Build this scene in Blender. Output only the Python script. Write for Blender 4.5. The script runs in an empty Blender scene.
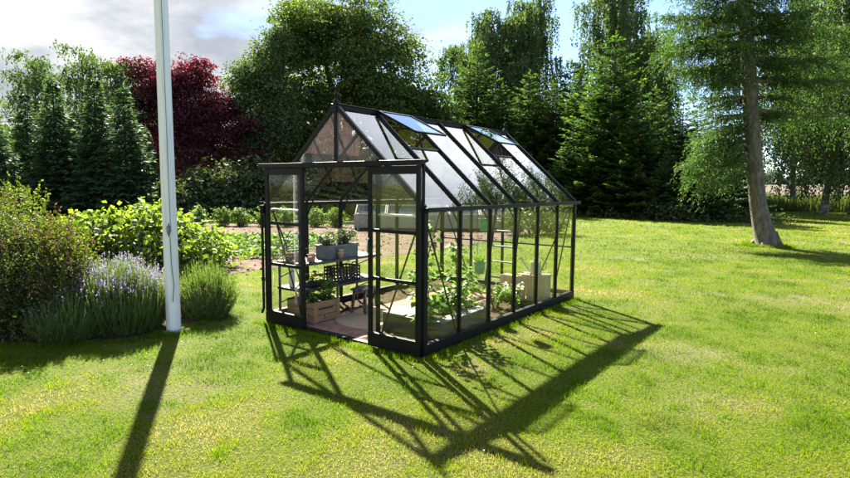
import bpy, math, random
import numpy as np
from mathutils import Vector, Matrix, Euler

random.seed(7)
RNG = np.random.default_rng(11)
S = bpy.context.scene
COL = S.collection
PI = math.pi
R = math.radians

# ------------------------------------------------------------------ camera
F_PX, PITCH, ROLL, CAM_H = 563.0, 0.0947, 0.0074, 1.6807
cam_d = bpy.data.cameras.new('camera')
cam = bpy.data.objects.new('camera', cam_d)
COL.objects.link(cam)
cam_d.sensor_width = 36.0
cam_d.lens = F_PX / 850.0 * 36.0
cam_d.clip_end = 5000.0
cam_d.clip_start = 0.05
M = Matrix.Rotation(PI / 2 - PITCH, 4, 'X') @ Matrix.Rotation(ROLL, 4, 'Z')
M.translation = Vector((0, 0, CAM_H))
cam.matrix_world = M
S.camera = cam


def ray(px, py):
    u, v = px - 425, py - 239
    cr, sr = math.cos(ROLL), math.sin(ROLL)
    u, v = cr * u + sr * v, -sr * u + cr * v
    d = (u / F_PX, 1.0, -v / F_PX)
    c, s = math.cos(PITCH), math.sin(PITCH)
    return (d[0], c * d[1] + s * d[2], -s * d[1] + c * d[2])


def at(px, py, Y):
    r = ray(px, py)
    k = Y / r[1]
    return Vector((r[0] * k, Y, CAM_H + r[2] * k))


def ground(px, py, z=0.0):
    r = ray(px, py)
    k = (z - CAM_H) / r[2]
    return Vector((r[0] * k, r[1] * k, z))


# ------------------------------------------------------------------ light and sky
SUN_AZ = math.atan2(-0.34, 0.94)          # measured from +Y towards +X
SUN_EL = R(39.5)
sd = bpy.data.lights.new('sun', 'SUN')
sd.energy = 4.8
sd.angle = R(0.8)
sd.color = (1.0, 0.93, 0.80)
sun = bpy.data.objects.new('sun', sd)
COL.objects.link(sun)
to_sun = Vector((math.sin(SUN_AZ) * math.cos(SUN_EL), math.cos(SUN_AZ) * math.cos(SUN_EL), math.sin(SUN_EL)))
sun.rotation_euler = to_sun.to_track_quat('Z', 'Y').to_euler()
sun.location = to_sun * 30

W_ = bpy.data.worlds.new('World')
S.world = W_
W_.use_nodes = True
nt = W_.node_tree
nt.nodes.clear()


def N(tree, typ, **kw):
    n = tree.nodes.new(typ)
    for k, v in kw.items():
        setattr(n, k, v)
    return n


def math_node(tree, op, a, b=None, clamp=False):
    n = tree.nodes.new('ShaderNodeMath')
    n.operation = op
    n.use_clamp = clamp
    for i, v in enumerate((a, b)):
        if v is None:
            continue
        if hasattr(v, 'links') or hasattr(v, 'is_linked'):
            tree.links.new(v, n.inputs[i])
        else:
            n.inputs[i].default_value = v
    return n.outputs[0]


def ramp(tree, fac, stops):
    n = tree.nodes.new('ShaderNodeValToRGB')
    el = n.color_ramp.elements
    while len(el) < len(stops):
        el.new(0.5)
    for e, (p, c) in zip(el, stops):
        e.position = p
        e.color = (c[0], c[1], c[2], 1) if hasattr(c, '__len__') else (c, c, c, 1)
    tree.links.new(fac, n.inputs['Fac'])
    return n.outputs['Color']


sky = N(nt, 'ShaderNodeTexSky', sky_type='NISHITA')
sky.sun_disc = False
sky.sun_elevation = SUN_EL
sky.sun_rotation = SUN_AZ
sky.air_density = 0.8
sky.dust_density = 0.0
sky.ozone_density = 1.5
tc = N(nt, 'ShaderNodeTexCoord')
sep = N(nt, 'ShaderNodeSeparateXYZ')
nt.links.new(tc.outputs['Generated'], sep.inputs[0])
zc = math_node(nt, 'ADD', math_node(nt, 'MAXIMUM', sep.outputs['Z'], 0.0), 0.22)
cx = math_node(nt, 'DIVIDE', sep.outputs['X'], zc)
cy = math_node(nt, 'DIVIDE', sep.outputs['Y'], zc)
comb = N(nt, 'ShaderNodeCombineXYZ')
nt.links.new(cx, comb.inputs[0])
nt.links.new(cy, comb.inputs[1])
comb.inputs[2].default_value = 3.7
n1 = N(nt, 'ShaderNodeTexNoise')
n1.inputs['Scale'].default_value = 1.35
n1.inputs['Detail'].default_value = 9
n1.inputs['Roughness'].default_value = 0.56
nt.links.new(comb.outputs[0], n1.inputs['Vector'])
bias = math_node(nt, 'MULTIPLY', math_node(nt, 'ADD', sep.outputs['X'], 0.02), -0.75)
cov = math_node(nt, 'ADD', n1.outputs['Fac'], bias)
mask = ramp(nt, cov, [(0.42, 0.16), (0.62, 1.0)])
comb2 = N(nt, 'ShaderNodeVectorMath', operation='ADD')
nt.links.new(comb.outputs[0], comb2.inputs[0])
comb2.inputs[1].default_value = (0.12, 0.25, 1.3)
n2 = N(nt, 'ShaderNodeTexNoise')
n2.inputs['Scale'].default_value = 2.5
n2.inputs['Detail'].default_value = 7
n2.inputs['Roughness'].default_value = 0.55
nt.links.new(comb2.outputs[0], n2.inputs['Vector'])
ccol = ramp(nt, n2.outputs['Fac'], [(0.35, (1.12, 1.21, 1.38)), (0.46, (1.48, 1.56, 1.68)), (0.54, (1.92, 1.95, 2.0)), (0.64, (2.5, 2.5, 2.5))])
# bright cloud added above the view for white roof reflections and fill light
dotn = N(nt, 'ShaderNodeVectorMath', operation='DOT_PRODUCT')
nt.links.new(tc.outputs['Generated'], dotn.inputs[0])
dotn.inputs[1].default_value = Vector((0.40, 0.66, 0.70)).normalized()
added_cloud = N(nt, 'ShaderNodeMapRange')
added_cloud.interpolation_type = 'SMOOTHSTEP'
added_cloud.inputs['From Min'].default_value = 0.915
added_cloud.inputs['From Max'].default_value = 0.97
nt.links.new(dotn.outputs['Value'], added_cloud.inputs['Value'])
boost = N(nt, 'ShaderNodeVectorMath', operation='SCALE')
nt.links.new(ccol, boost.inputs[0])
nt.links.new(math_node(nt, 'ADD', math_node(nt, 'MULTIPLY', added_cloud.outputs[0], 2.7), 1.0), boost.inputs['Scale'])
mask = math_node(nt, 'MAXIMUM', mask, math_node(nt, 'MULTIPLY', added_cloud.outputs[0], 0.8))
mixc = N(nt, 'ShaderNodeMixRGB')
mixc.use_clamp = False
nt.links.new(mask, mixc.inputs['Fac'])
skys = N(nt, 'ShaderNodeVectorMath', operation='MULTIPLY')
nt.links.new(sky.outputs[0], skys.inputs[0])
skys.inputs[1].default_value = (0.57, 0.59, 0.655)
nt.links.new(skys.outputs[0], mixc.inputs['Color1'])
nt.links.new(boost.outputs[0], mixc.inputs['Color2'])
bg = N(nt, 'ShaderNodeBackground')
bg.inputs['Strength'].default_value = 0.068
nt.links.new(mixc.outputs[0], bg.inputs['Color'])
wo = N(nt, 'ShaderNodeOutputWorld')
nt.links.new(bg.outputs[0], wo.inputs['Surface'])

S.view_settings.view_transform = 'Standard'
S.view_settings.look = 'None'
S.view_settings.exposure = 2.86
S.view_settings.gamma = 1.0
S.view_settings.use_curve_mapping = False
S.render.engine = 'CYCLES'
S.cycles.max_bounces = 7
S.cycles.diffuse_bounces = 3
S.cycles.glossy_bounces = 4
S.cycles.transmission_bounces = 4
S.cycles.transparent_max_bounces = 32
S.cycles.use_denoising = True
S.cycles.use_adaptive_sampling = False
S.cycles.caustics_reflective = False
S.cycles.caustics_refractive = False


# ------------------------------------------------------------------ materials
def new_mat(name):
    m = bpy.data.materials.new(name)
    m.use_nodes = True
    m.node_tree.nodes.clear()
    out = m.node_tree.nodes.new('ShaderNodeOutputMaterial')
    return m, m.node_tree, out


def noise(t, scale, detail=4, rough=0.55, vec=None, coord='Object'):
    n = t.nodes.new('ShaderNodeTexNoise')
    n.inputs['Scale'].default_value = scale
    n.inputs['Detail'].default_value = detail
    n.inputs['Roughness'].default_value = rough
    if vec is None:
        c = t.nodes.new('ShaderNodeTexCoord')
        vec = c.outputs[coord]
    t.links.new(vec, n.inputs['Vector'])
    return n.outputs['Fac']


def surf(name, stops, scale=6.0, rough=0.6, bump=0.0, bscale=40.0, metallic=0.0, spec=0.5, stretch=None, detail=6):
    m, t, out = new_mat(name)
    p = t.nodes.new('ShaderNodeBsdfPrincipled')
    c = t.nodes.new('ShaderNodeTexCoord')
    vec = c.outputs['Object']
    if stretch:
        mp = t.nodes.new('ShaderNodeMapping')
        mp.inputs['Scale'].default_value = stretch
        t.links.new(vec, mp.inputs['Vector'])
        vec = mp.outputs[0]
    col = ramp(t, noise(t, scale, detail, vec=vec), stops)
    t.links.new(col, p.inputs['Base Color'])
    p.inputs['Roughness'].default_value = rough
    p.inputs['Metallic'].default_value = metallic
    p.inputs['Specular IOR Level'].default_value = spec
    if bump:
        b = t.nodes.new('ShaderNodeBump')
        b.inputs['Strength'].default_value = bump
        b.inputs['Distance'].default_value = 0.02
        t.links.new(noise(t, bscale, 5, vec=vec), b.inputs['Height'])
        t.links.new(b.outputs[0], p.inputs['Normal'])
    t.links.new(p.outputs[0], out.inputs['Surface'])
    return m


def leaf_mat(name, stops, trans=0.42, tcol=(1.15, 1.2, 0.55), gloss=0.02, grough=0.5, patch=None):
    """leaf colour from a random number carried by each leaf; thin leaves let light through"""
    m, t, out = new_mat(name)
    a = t.nodes.new('ShaderNodeAttribute')
    a.attribute_name = 'var'
    col = ramp(t, a.outputs['Fac'], stops)
    if patch:
        f = noise(t, patch[0], 4)
        pf = ramp(t, f, [(patch[1], 0.0), (patch[2], 1.0)])
        mx = t.nodes.new('ShaderNodeMixRGB')
        t.links.new(pf, mx.inputs['Fac'])
        t.links.new(col, mx.inputs['Color1'])
        mx.inputs['Color2'].default_value = (*patch[3], 1)
        col = mx.outputs[0]
    tm = t.nodes.new('ShaderNodeMixRGB')
    tm.blend_type = 'MULTIPLY'
    tm.inputs['Fac'].default_value = 1.0
    t.links.new(col, tm.inputs['Color1'])
    tm.inputs['Color2'].default_value = (*tcol, 1)
    d = t.nodes.new('ShaderNodeBsdfDiffuse')
    tr = t.nodes.new('ShaderNodeBsdfTranslucent')
    t.links.new(col, d.inputs['Color'])
    t.links.new(tm.outputs[0], tr.inputs['Color'])
    mix = t.nodes.new('ShaderNodeMixShader')
    mix.inputs[0].default_value = trans
    t.links.new(d.outputs[0], mix.inputs[1])
    t.links.new(tr.outputs[0], mix.inputs[2])
    g = t.nodes.new('ShaderNodeBsdfGlossy')
    g.inputs['Roughness'].default_value = grough
    g.inputs['Color'].default_value = (0.9, 0.95, 1.0, 1)
    m2 = t.nodes.new('ShaderNodeMixShader')
    m2.inputs[0].default_value = gloss
    t.links.new(mix.outputs[0], m2.inputs[1])
    t.links.new(g.outputs[0], m2.inputs[2])
    t.links.new(m2.outputs[0], out.inputs['Surface'])
    return m


def glass_mat(name, tint=(0.985, 0.99, 0.98), rough=0.0, amount=1.0):
    m, t, out = new_mat(name)
    geo = t.nodes.new('ShaderNodeNewGeometry')
    ior = math_node(t, 'ADD', math_node(t, 'MULTIPLY', geo.outputs['Backfacing'], 1 / 1.52 - 1.52), 1.52)
    fr = t.nodes.new('ShaderNodeFresnel')
    t.links.new(ior, fr.inputs['IOR'])
    tr = t.nodes.new('ShaderNodeBsdfTransparent')
    tr.inputs['Color'].default_value = (*tint, 1)
    g = t.nodes.new('ShaderNodeBsdfGlossy')
    g.inputs['Roughness'].default_value = rough
    g.inputs['Color'].default_value = (1, 1, 1, 1)
    mx = t.nodes.new('ShaderNodeMixShader')
    front = math_node(t, 'SUBTRACT', 1.0, geo.outputs['Backfacing'])
    t.links.new(math_node(t, 'MULTIPLY', math_node(t, 'MULTIPLY', fr.outputs[0], amount), front, True), mx.inputs[0])
    t.links.new(tr.outputs[0], mx.inputs[1])
    t.links.new(g.outputs[0], mx.inputs[2])
    t.links.new(mx.outputs[0], out.inputs['Surface'])
    return m


MT = {}
MT['frame'] = surf('black_powder_coat', [(0.3, (0.005, 0.0055, 0.0065)), (0.7, (0.009, 0.0095, 0.011))], 30, 0.45, spec=0.16)
MT['glass'] = glass_mat('greenhouse_glass')
MT['roofglass'] = glass_mat('roof_glass', (0.96, 0.97, 0.97), amount=1.75)
MT['alu'] = surf('worn_aluminium', [(0.3, (0.5, 0.52, 0.55)), (0.7, (0.7, 0.71, 0.73))], 20, 0.35, metallic=0.8)
MT['pole'] = surf('white_pole_paint', [(0.25, (0.52, 0.51, 0.51)), (0.45, (0.78, 0.77, 0.79)), (0.8, (0.84, 0.83, 0.85))], 5, 0.45, bump=0.1, stretch=(6, 6, 0.35))
MT['galv'] = surf('galvanised_zinc', [(0.3, (0.10, 0.115, 0.13)), (0.55, (0.16, 0.18, 0.20)), (0.75, (0.24, 0.26, 0.29))], 9, 0.5, metallic=0.35)
MT['terra'] = surf('terracotta', [(0.3, (0.34, 0.17, 0.10)), (0.7, (0.48, 0.28, 0.19))], 18, 0.85, bump=0.2)
MT['terra_pale'] = surf('chalky_terracotta', [(0.3, (0.42, 0.27, 0.20)), (0.7, (0.58, 0.43, 0.34))], 18, 0.85, bump=0.2)
MT['wood'] = surf('crate_wood', [(0.25, (0.20, 0.11, 0.055)), (0.5, (0.32, 0.19, 0.10)), (0.75, (0.42, 0.27, 0.15))], 7, 0.75, bump=0.3, stretch=(1.2, 1.2, 9))
MT['palewood'] = surf('bleached_wood', [(0.25, (0.30, 0.22, 0.13)), (0.5, (0.45, 0.34, 0.20)), (0.75, (0.56, 0.45, 0.30))], 7, 0.8, bump=0.3, stretch=(9, 9, 1.2))
MT['greywood'] = surf('silvered_boards', [(0.25, (0.13, 0.12, 0.11)), (0.5, (0.24, 0.22, 0.20)), (0.75, (0.33, 0.31, 0.28))], 5, 0.85, bump=0.3, stretch=(1, 1, 9))
MT['stool'] = surf('weathered_black_paint', [(0.42, (0.018, 0.018, 0.02)), (0.56, (0.07, 0.07, 0.075)), (0.66, (0.30, 0.30, 0.30))], 16, 0.55, bump=0.3, stretch=(2, 2, 1), detail=9)
MT['darkwicker'] = surf('dark_wicker', [(0.3, (0.012, 0.010, 0.009)), (0.7, (0.035, 0.030, 0.026))], 40, 0.6, bump=0.4)
MT['shelf'] = surf('grey_black_shelf', [(0.3, (0.018, 0.020, 0.023)), (0.7, (0.05, 0.055, 0.06))], 12, 0.42)
MT['bedside'] = surf('dark_bed_board', [(0.3, (0.022, 0.020, 0.017)), (0.7, (0.05, 0.047, 0.04))], 6, 0.6, stretch=(1, 1, 8))
MT['bedtop'] = surf('pale_grey_cover', [(0.3, (0.13, 0.14, 0.145)), (0.7, (0.21, 0.22, 0.22))], 6, 0.9, spec=0.1)
MT['white'] = surf('white_plastic', [(0.3, (0.72, 0.73, 0.73)), (0.7, (0.82, 0.82, 0.82))], 10, 0.4)
MT['black'] = surf('black_ink', [(0.3, (0.015, 0.014, 0.013)), (0.7, (0.03, 0.028, 0.025))], 30, 0.7)
MT['greenpot'] = surf('mint_enamel', [(0.3, (0.07, 0.25, 0.13)), (0.7, (0.10, 0.32, 0.18))], 8, 0.4)
MT['sagepot'] = surf('sage_enamel', [(0.3, (0.13, 0.27, 0.15)), (0.7, (0.20, 0.36, 0.21))], 8, 0.45)
MT['canbeige'] = surf('sage_beige_enamel', [(0.3, (0.36, 0.38, 0.28)), (0.7, (0.46, 0.48, 0.37))], 6, 0.45)
MT['soil'] = surf('garden_soil', [(0.3, (0.052, 0.037, 0.025)), (0.5, (0.090, 0.066, 0.047)), (0.72, (0.135, 0.104, 0.077))], 2.6, 0.95, bump=0.9, bscale=22, detail=10, spec=0.04)
MT['bedsoil'] = surf('bed_soil', [(0.3, (0.028, 0.019, 0.011)), (0.5, (0.055, 0.039, 0.023)), (0.75, (0.10, 0.074, 0.047))], 16, 0.95, bump=1.0, bscale=30, detail=10, spec=0.04)
MT['jute'] = surf('jute', [(0.3, (0.32, 0.24, 0.16)), (0.7, (0.46, 0.36, 0.26))], 60, 0.9, bump=0.5, bscale=120, spec=0.04)
MT['bark'] = surf('grey_bark', [(0.3, (0.075, 0.062, 0.048)), (0.5, (0.14, 0.12, 0.095)), (0.72, (0.23, 0.20, 0.165))], 5, 0.9, bump=0.9, bscale=9, stretch=(3, 3, 0.8), detail=9)
MT['larchbark'] = surf('larch_bark', [(0.3, (0.050, 0.042, 0.032)), (0.5, (0.105, 0.092, 0.072)), (0.72, (0.18, 0.165, 0.135))], 4.5, 0.9, bump=1.0, bscale=12, stretch=(2.6, 2.6, 1.1), detail=10)
MT['birchbark'] = surf('birch_bark', [(0.36, (0.03, 0.028, 0.026)), (0.50, (0.09, 0.088, 0.082)), (0.64, (0.28, 0.275, 0.26))], 3, 0.75, bump=0.4, stretch=(1.2, 1.2, 3.2), detail=8)
MT['firbark'] = surf('dark_fir_bark', [(0.3, (0.022, 0.018, 0.014)), (0.7, (0.05, 0.042, 0.034))], 6, 0.9, bump=0.5)
MT['twig'] = surf('brown_twig', [(0.3, (0.05, 0.038, 0.028)), (0.7, (0.10, 0.08, 0.06))], 10, 0.9)

# foliage
MT['grass'] = leaf_mat('grass_blades', [(0.0, (0.044, 0.108, 0.002)), (0.38, (0.100, 0.188, 0.003)), (0.70, (0.178, 0.216, 0.006)), (0.88, (0.265, 0.225, 0.13)), (1.0, (0.35, 0.285, 0.21))],
                      trans=0.5, tcol=(1.22, 1.2, 0.50), gloss=0.006, patch=(0.8, 0.60, 0.80, (0.24, 0.21, 0.10)))
MT['tallgrass'] = leaf_mat('tall_grass', [(0, (0.045, 0.08, 0.015)), (0.6, (0.075, 0.105, 0.025)), (1, (0.16, 0.16, 0.06))], trans=0.45)
MT['beech'] = leaf_mat('beech_leaf', [(0, (0.050, 0.084, 0.018)), (0.6, (0.084, 0.132, 0.026)), (1, (0.135, 0.18, 0.040))], trans=0.46, gloss=0.02)
MT['copper'] = leaf_mat('copper_beech_leaf', [(0, (0.034, 0.011, 0.016)), (0.6, (0.082, 0.017, 0.028)), (1, (0.18, 0.032, 0.050))], trans=0.46, tcol=(1.6, 0.5, 0.6), gloss=0.02)
MT['birch'] = leaf_mat('birch_leaf', [(0, (0.046, 0.082, 0.026)), (0.6, (0.078, 0.122, 0.040)), (1, (0.12, 0.170, 0.060))], trans=0.40, tcol=(1.08, 1.2, 0.6), gloss=0.02)
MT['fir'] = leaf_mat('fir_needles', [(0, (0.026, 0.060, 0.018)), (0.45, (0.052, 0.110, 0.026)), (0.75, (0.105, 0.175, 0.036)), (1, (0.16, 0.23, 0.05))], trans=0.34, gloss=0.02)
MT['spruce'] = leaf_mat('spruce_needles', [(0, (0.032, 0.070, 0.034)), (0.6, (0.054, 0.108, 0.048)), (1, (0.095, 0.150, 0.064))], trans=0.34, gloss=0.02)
MT['larch'] = leaf_mat('larch_needles', [(0, (0.026, 0.064, 0.016)), (0.5, (0.055, 0.110, 0.024)), (0.85, (0.10, 0.158, 0.034)), (1, (0.16, 0.185, 0.055))], trans=0.40, tcol=(1.08, 1.2, 0.6), gloss=0.02)
MT['shrub'] = leaf_mat('yellow_green_shrub_leaf', [(0, (0.022, 0.044, 0.008)), (0.6, (0.046, 0.074, 0.011)), (0.90, (0.11, 0.135, 0.016)), (0.97, (0.13, 0.14, 0.02)), (1, (0.075, 0.042, 0.034))], trans=0.55)
MT['currant'] = leaf_mat('currant_leaf', [(0, (0.070, 0.125, 0.016)), (0.6, (0.135, 0.20, 0.024)), (1, (0.22, 0.26, 0.045))], trans=0.58, gloss=0.02)
MT['lavleaf'] = leaf_mat('lavender_leaf', [(0, (0.060, 0.105, 0.026)), (0.6, (0.115, 0.170, 0.042)), (1, (0.18, 0.23, 0.075))], trans=0.4)
MT['lavflower'] = leaf_mat('lavender_flower', [(0, (0.20, 0.18, 0.28)), (0.6, (0.27, 0.245, 0.36)), (1, (0.36, 0.335, 0.44))], trans=0.4, tcol=(1.05, 1, 1.1))
MT['ball'] = leaf_mat('round_bush_leaf', [(0, (0.070, 0.135, 0.026)), (0.6, (0.115, 0.19, 0.038)), (1, (0.16, 0.235, 0.055))], trans=0.4)
MT['lilac'] = leaf_mat('grey_green_shrub_leaf', [(0, (0.030, 0.048, 0.016)), (0.6, (0.055, 0.082, 0.024)), (0.95, (0.09, 0.12, 0.04)), (1, (0.20, 0.21, 0.14))], trans=0.38)
MT['strawb'] = leaf_mat('strawberry_leaf', [(0, (0.055, 0.115, 0.022)), (0.7, (0.105, 0.175, 0.035)), (1, (0.16, 0.22, 0.06))], trans=0.45)
MT['tomato'] = leaf_mat('vegetable_leaf', [(0, (0.070, 0.160, 0.022)), (0.6, (0.125, 0.230, 0.036)), (1, (0.20, 0.31, 0.065))], trans=0.5, gloss=0.02)
MT['pale'] = leaf_mat('variegated_leaf', [(0, (0.10, 0.16, 0.05)), (0.5, (0.18, 0.25, 0.09)), (0.75, (0.52, 0.50, 0.36)), (1, (0.68, 0.62, 0.52))], trans=0.4, tcol=(1.05, 1.05, 0.8))
MT['petal'] = leaf_mat('white_petal', [(0, (0.62, 0.62, 0.58)), (1, (0.8, 0.8, 0.76))], trans=0.3, tcol=(1, 1, 1))
MT['farwood'] = leaf_mat('hazed_far_leaf', [(0, (0.13, 0.17, 0.18)), (1, (0.20, 0.24, 0.24))], trans=0.3, tcol=(1, 1, 1))  # distance haze is put into the leaf colour, paler and bluer


# ------------------------------------------------------------------ object helpers
def thing(name, label, cat, loc=(0, 0, 0), rotz=0.0, group=None, scale=None):
    o = bpy.data.objects.new(name, None)
    COL.objects.link(o)
    o.empty_display_size = 0.1
    o.location = loc
    o.rotation_euler = (0, 0, rotz)
    if scale:
        o.scale = scale
    o['label'] = label
    o['category'] = cat
    if group:
        o['group'] = group
    return o


def tag(o, label, cat=None, group=None, kind=None):
    o['label'] = label
    if cat:
        o['category'] = cat
    if group:
        o['group'] = group
    if kind:
        o['kind'] = kind
    return o


def link(name, me, mat, parent=None, loc=None, rotz=None):
    if mat is not None and len(me.materials) == 0:
        me.materials.append(mat)
    o = bpy.data.objects.new(name, me)
    COL.objects.link(o)
    if parent:
        o.parent = parent
    if loc is not None:
        o.location = loc
    if rotz is not None:
        o.rotation_euler = (0, 0, rotz)
    return o


def copy_tree(o, parent=None):
    c = o.copy()
    COL.objects.link(c)
    if parent:
        c.parent = parent
    for ch in list(o.children):
        copy_tree(ch, c)
    return c


class MB:
    def __init__(self):
        self.v, self.f, self.smooth = [], [], []

    def add(self, vs, fs, smooth=False):
        o = len(self.v)
        self.v += [tuple(v) for v in vs]
        self.f += [tuple(i + o for i in f) for f in fs]
        self.smooth += [smooth] * len(fs)
        return self

    def box(self, x0, x1, y0, y1, z0, z1):
        vs = [(x, y, z) for z in (z0, z1) for y in (y0, y1) for x in (x0, x1)]
        return self.add(vs, [(0, 2, 3, 1), (4, 5, 7, 6), (0, 1, 5, 4), (2, 6, 7, 3), (0, 4, 6, 2), (1, 3, 7, 5)])

    def bar(self, p, q, w, h, up=(0, 0, 1)):
        """box between p and q, w across and h along 'up'"""
        p, q, up = Vector(p), Vector(q), Vector(up)
        d = (q - p).normalized()
        if abs(d.dot(up.normalized())) > 0.98:
            up = Vector((1, 0, 0))
        s = d.cross(up).normalized()
        u = s.cross(d).normalized()
        vs = []
        for c in (p, q):
            for b in (-1, 1):
                for a in (-1, 1):
                    vs.append(c + s * (a * w / 2) + u * (b * h / 2))
        return self.add(vs, [(0, 1, 3, 2), (4, 6, 7, 5), (0, 4, 5, 1), (2, 3, 7, 6), (0, 2, 6, 4), (1, 5, 7, 3)])

    def tube(self, pts, rad, n=8, cap=True):
        pts = [Vector(p) for p in pts]
        if not hasattr(rad, '__len__'):
            rad = [rad] * len(pts)
        vs, fs = [], []
        ref = None
        for i, p in enumerate(pts):
            d = (pts[min(i + 1, len(pts) - 1)] - pts[max(i - 1, 0)]).normalized()
            if ref is None:
                ref = Vector((1, 0, 0)) if abs(d.x) < 0.8 else Vector((0, 1, 0))
            s = (ref - d * ref.dot(d)).normalized()
            ref = s
            u = d.cross(s)
            for k in range(n):
                a = 2 * PI * k / n
                vs.append(p + (s * math.cos(a) + u * math.sin(a)) * rad[i])
        for i in range(len(pts) - 1):
            for k in range(n):
                a, b = i * n + k, i * n + (k + 1) % n
                fs.append((a, b, b + n, a + n))
        self.add(vs, fs, True)
        if cap:
            m = len(pts) - 1
            self.add([vs[k] for k in range(n)], [tuple(range(n - 1, -1, -1))])
            self.add([vs[m * n + k] for k in range(n)], [tuple(range(n))])
        return self

    def lathe(self, prof, n=24, c=(0, 0, 0), sq=None):
        """revolve (r,z) pairs about a vertical axis"""
        vs, fs = [], []
        for r, z in prof:
            for k in range(n):
                a = 2 * PI * k / n
                vs.append((c[0] + r * math.cos(a), c[1] + r * math.sin(a), c[2] + z))
        for i in range(len(prof) - 1):
            for k in range(n):
                a, b = i * n + k, i * n + (k + 1) % n
                fs.append((a, b, b + n, a + n))
        return self.add(vs, fs, True)

    def prism(self, poly, n, th):
        """polygon (list of Vectors) thickened by th along n"""
        n = Vector(n).normalized() * th
        m = len(poly)
        vs = [Vector(p) for p in poly] + [Vector(p) + n for p in poly]
        fs = [tuple(range(m - 1, -1, -1)), tuple(range(m, 2 * m))]
        fs += [(i, (i + 1) % m, (i + 1) % m + m, i + m) for i in range(m)]
        # make sure normals point out
        nn = Vector((0, 0, 0))
        for i in range(m):
            a, b = Vector(poly[i]), Vector(poly[(i + 1) % m])
            nn += a.cross(b)
        if nn.dot(n) < 0:
            fs = [tuple(reversed(f)) for f in fs]
        return self.add(vs, fs)

    def build(self, name, mat, parent=None, bevel=0.0, loc=None, rotz=None):
        me = bpy.data.meshes.new(name)
        me.from_pydata(self.v, [], self.f)
        me.polygons.foreach_set('use_smooth', self.smooth)
        me.update()
        o = link(name, me, mat, parent, loc, rotz)
        if bevel:
            b = o.modifiers.new('edge', 'BEVEL')
            b.width = bevel
            b.segments = 2
            b.limit_method = 'ANGLE'
        return o


def fast_mesh(name, V, k, var=None):
    """polygons of k corners each, corners listed in order"""
    V = np.ascontiguousarray(V, dtype=np.float32).reshape(-1, 3)
    n = len(V) // k
    me = bpy.data.meshes.new(name)
    me.vertices.add(n * k)
    me.vertices.foreach_set('co', V.ravel())
    me.loops.add(n * k)
    me.loops.foreach_set('vertex_index', np.arange(n * k, dtype=np.int32))
    me.polygons.add(n)
    me.polygons.foreach_set('loop_start', np.arange(0, n * k, k, dtype=np.int32))
    me.update(calc_edges=True)
    if var is not None:
        at_ = me.attributes.new('var', 'FLOAT', 'FACE')
        at_.data.foreach_set('value', np.clip(np.asarray(var, dtype=np.float32), 0, 1))
    return me


def unit(a):
    return a / np.maximum(np.linalg.norm(a, axis=-1, keepdims=True), 1e-9)


def leaf_quads(C, A, Nn, L, Wd, base=False):
    """rhombus leaves: centre C, axis A, normal N, length L, width Wd"""
    A = unit(A)
    B = unit(np.cross(Nn, A))
    L = np.broadcast_to(np.asarray(L, float).reshape(-1, 1), (len(C), 1))
    Wd = np.broadcast_to(np.asarray(Wd, float).reshape(-1, 1), (len(C), 1))
    if base:
        C = C + A * L * 0.5
    n_ = np.cross(A, B)
    V = np.stack([C - A * L * 0.5, C + B * Wd * 0.5 + n_ * Wd * 0.12, C + A * L * 0.5, C - B * Wd * 0.5 + n_ * Wd * 0.12], axis=1)
    return V


def rnd_dirs(n, rng=RNG):
    return unit(rng.normal(size=(n, 3)))


def lobe_leaves(lobes, n_clumps, per, leaf, spread, rng, shell=0.55, droop=0.25, asp=0.6, flat=0.55):
    """leaves gathered in clumps spread through ellipsoidal lobes [(centre, radii, weight)]"""
    w = np.array([l[2] for l in lobes], float)
    w /= w.sum()
    idx = rng.choice(len(lobes), n_clumps, p=w)
    c = np.array([l[0] for l in lobes], float)[idx]
    r = np.array([l[1] for l in lobes], float)[idx]
    d = rnd_dirs(n_clumps, rng)
    rad = shell + (1 - shell) * rng.random((n_clumps, 1)) ** 0.6
    rad *= 1 + 0.13 * rng.normal(size=(n_clumps, 1))
    cc = c + d * r * rad
    k = (per * (0.5 + rng.random(n_clumps))).astype(int) + 1
    rep = np.repeat(np.arange(n_clumps), k)
    m = len(rep)
    sz = (0.55 + 0.9 * rng.random(n_clumps))[rep, None]
    off = rng.normal(size=(m, 3)) * np.array([spread, spread, spread * flat]) * sz
    P = cc[rep] + off
    out = d[rep]
    P[:, 2] -= droop * np.sum(off[:, :2] ** 2, axis=1) ** 0.5
    Nn = unit(out * 0.7 + np.array([0, 0, 0.8]) + rng.normal(size=(m, 3)) * 0.75)
    A = unit(np.cross(Nn, rnd_dirs(m, rng)) + out * 0.3 + np.array([0, 0, -0.25]))
    L = leaf * (0.6 + 0.8 * rng.random(m))
    var = np.clip(0.5 + 0.22 * rng.normal(size=m) + 0.18 * rng.normal(size=n_clumps)[rep], 0, 1)
    return leaf_quads(P, A, Nn, L, L * asp), var, cc


# ------------------------------------------------------------------ greenhouse frame of reference
GA = Vector((-0.0047, 5.4326, 0))
YAW = 0.9283
GL, GW, GE, GR = 3.72, 2.402, 1.447, 2.512
GD = Vector((math.cos(YAW), math.sin(YAW), 0))
GWD = Vector((-math.sin(YAW), math.cos(YAW), 0))


def gh(s, t, z=0.0):
    q = GA + GD * s + GWD * t
    return Vector((q.x, q.y, z))


def in_gh(X, Y, m=0.03):
    dx, dy = X - GA.x, Y - GA.y
    s = dx * GD.x + dy * GD.y
    t = dx * GWD.x + dy * GWD.y
    return (s > -m - 0.03) & (s < GL + m) & (t > -m) & (t < GW + m)


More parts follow.
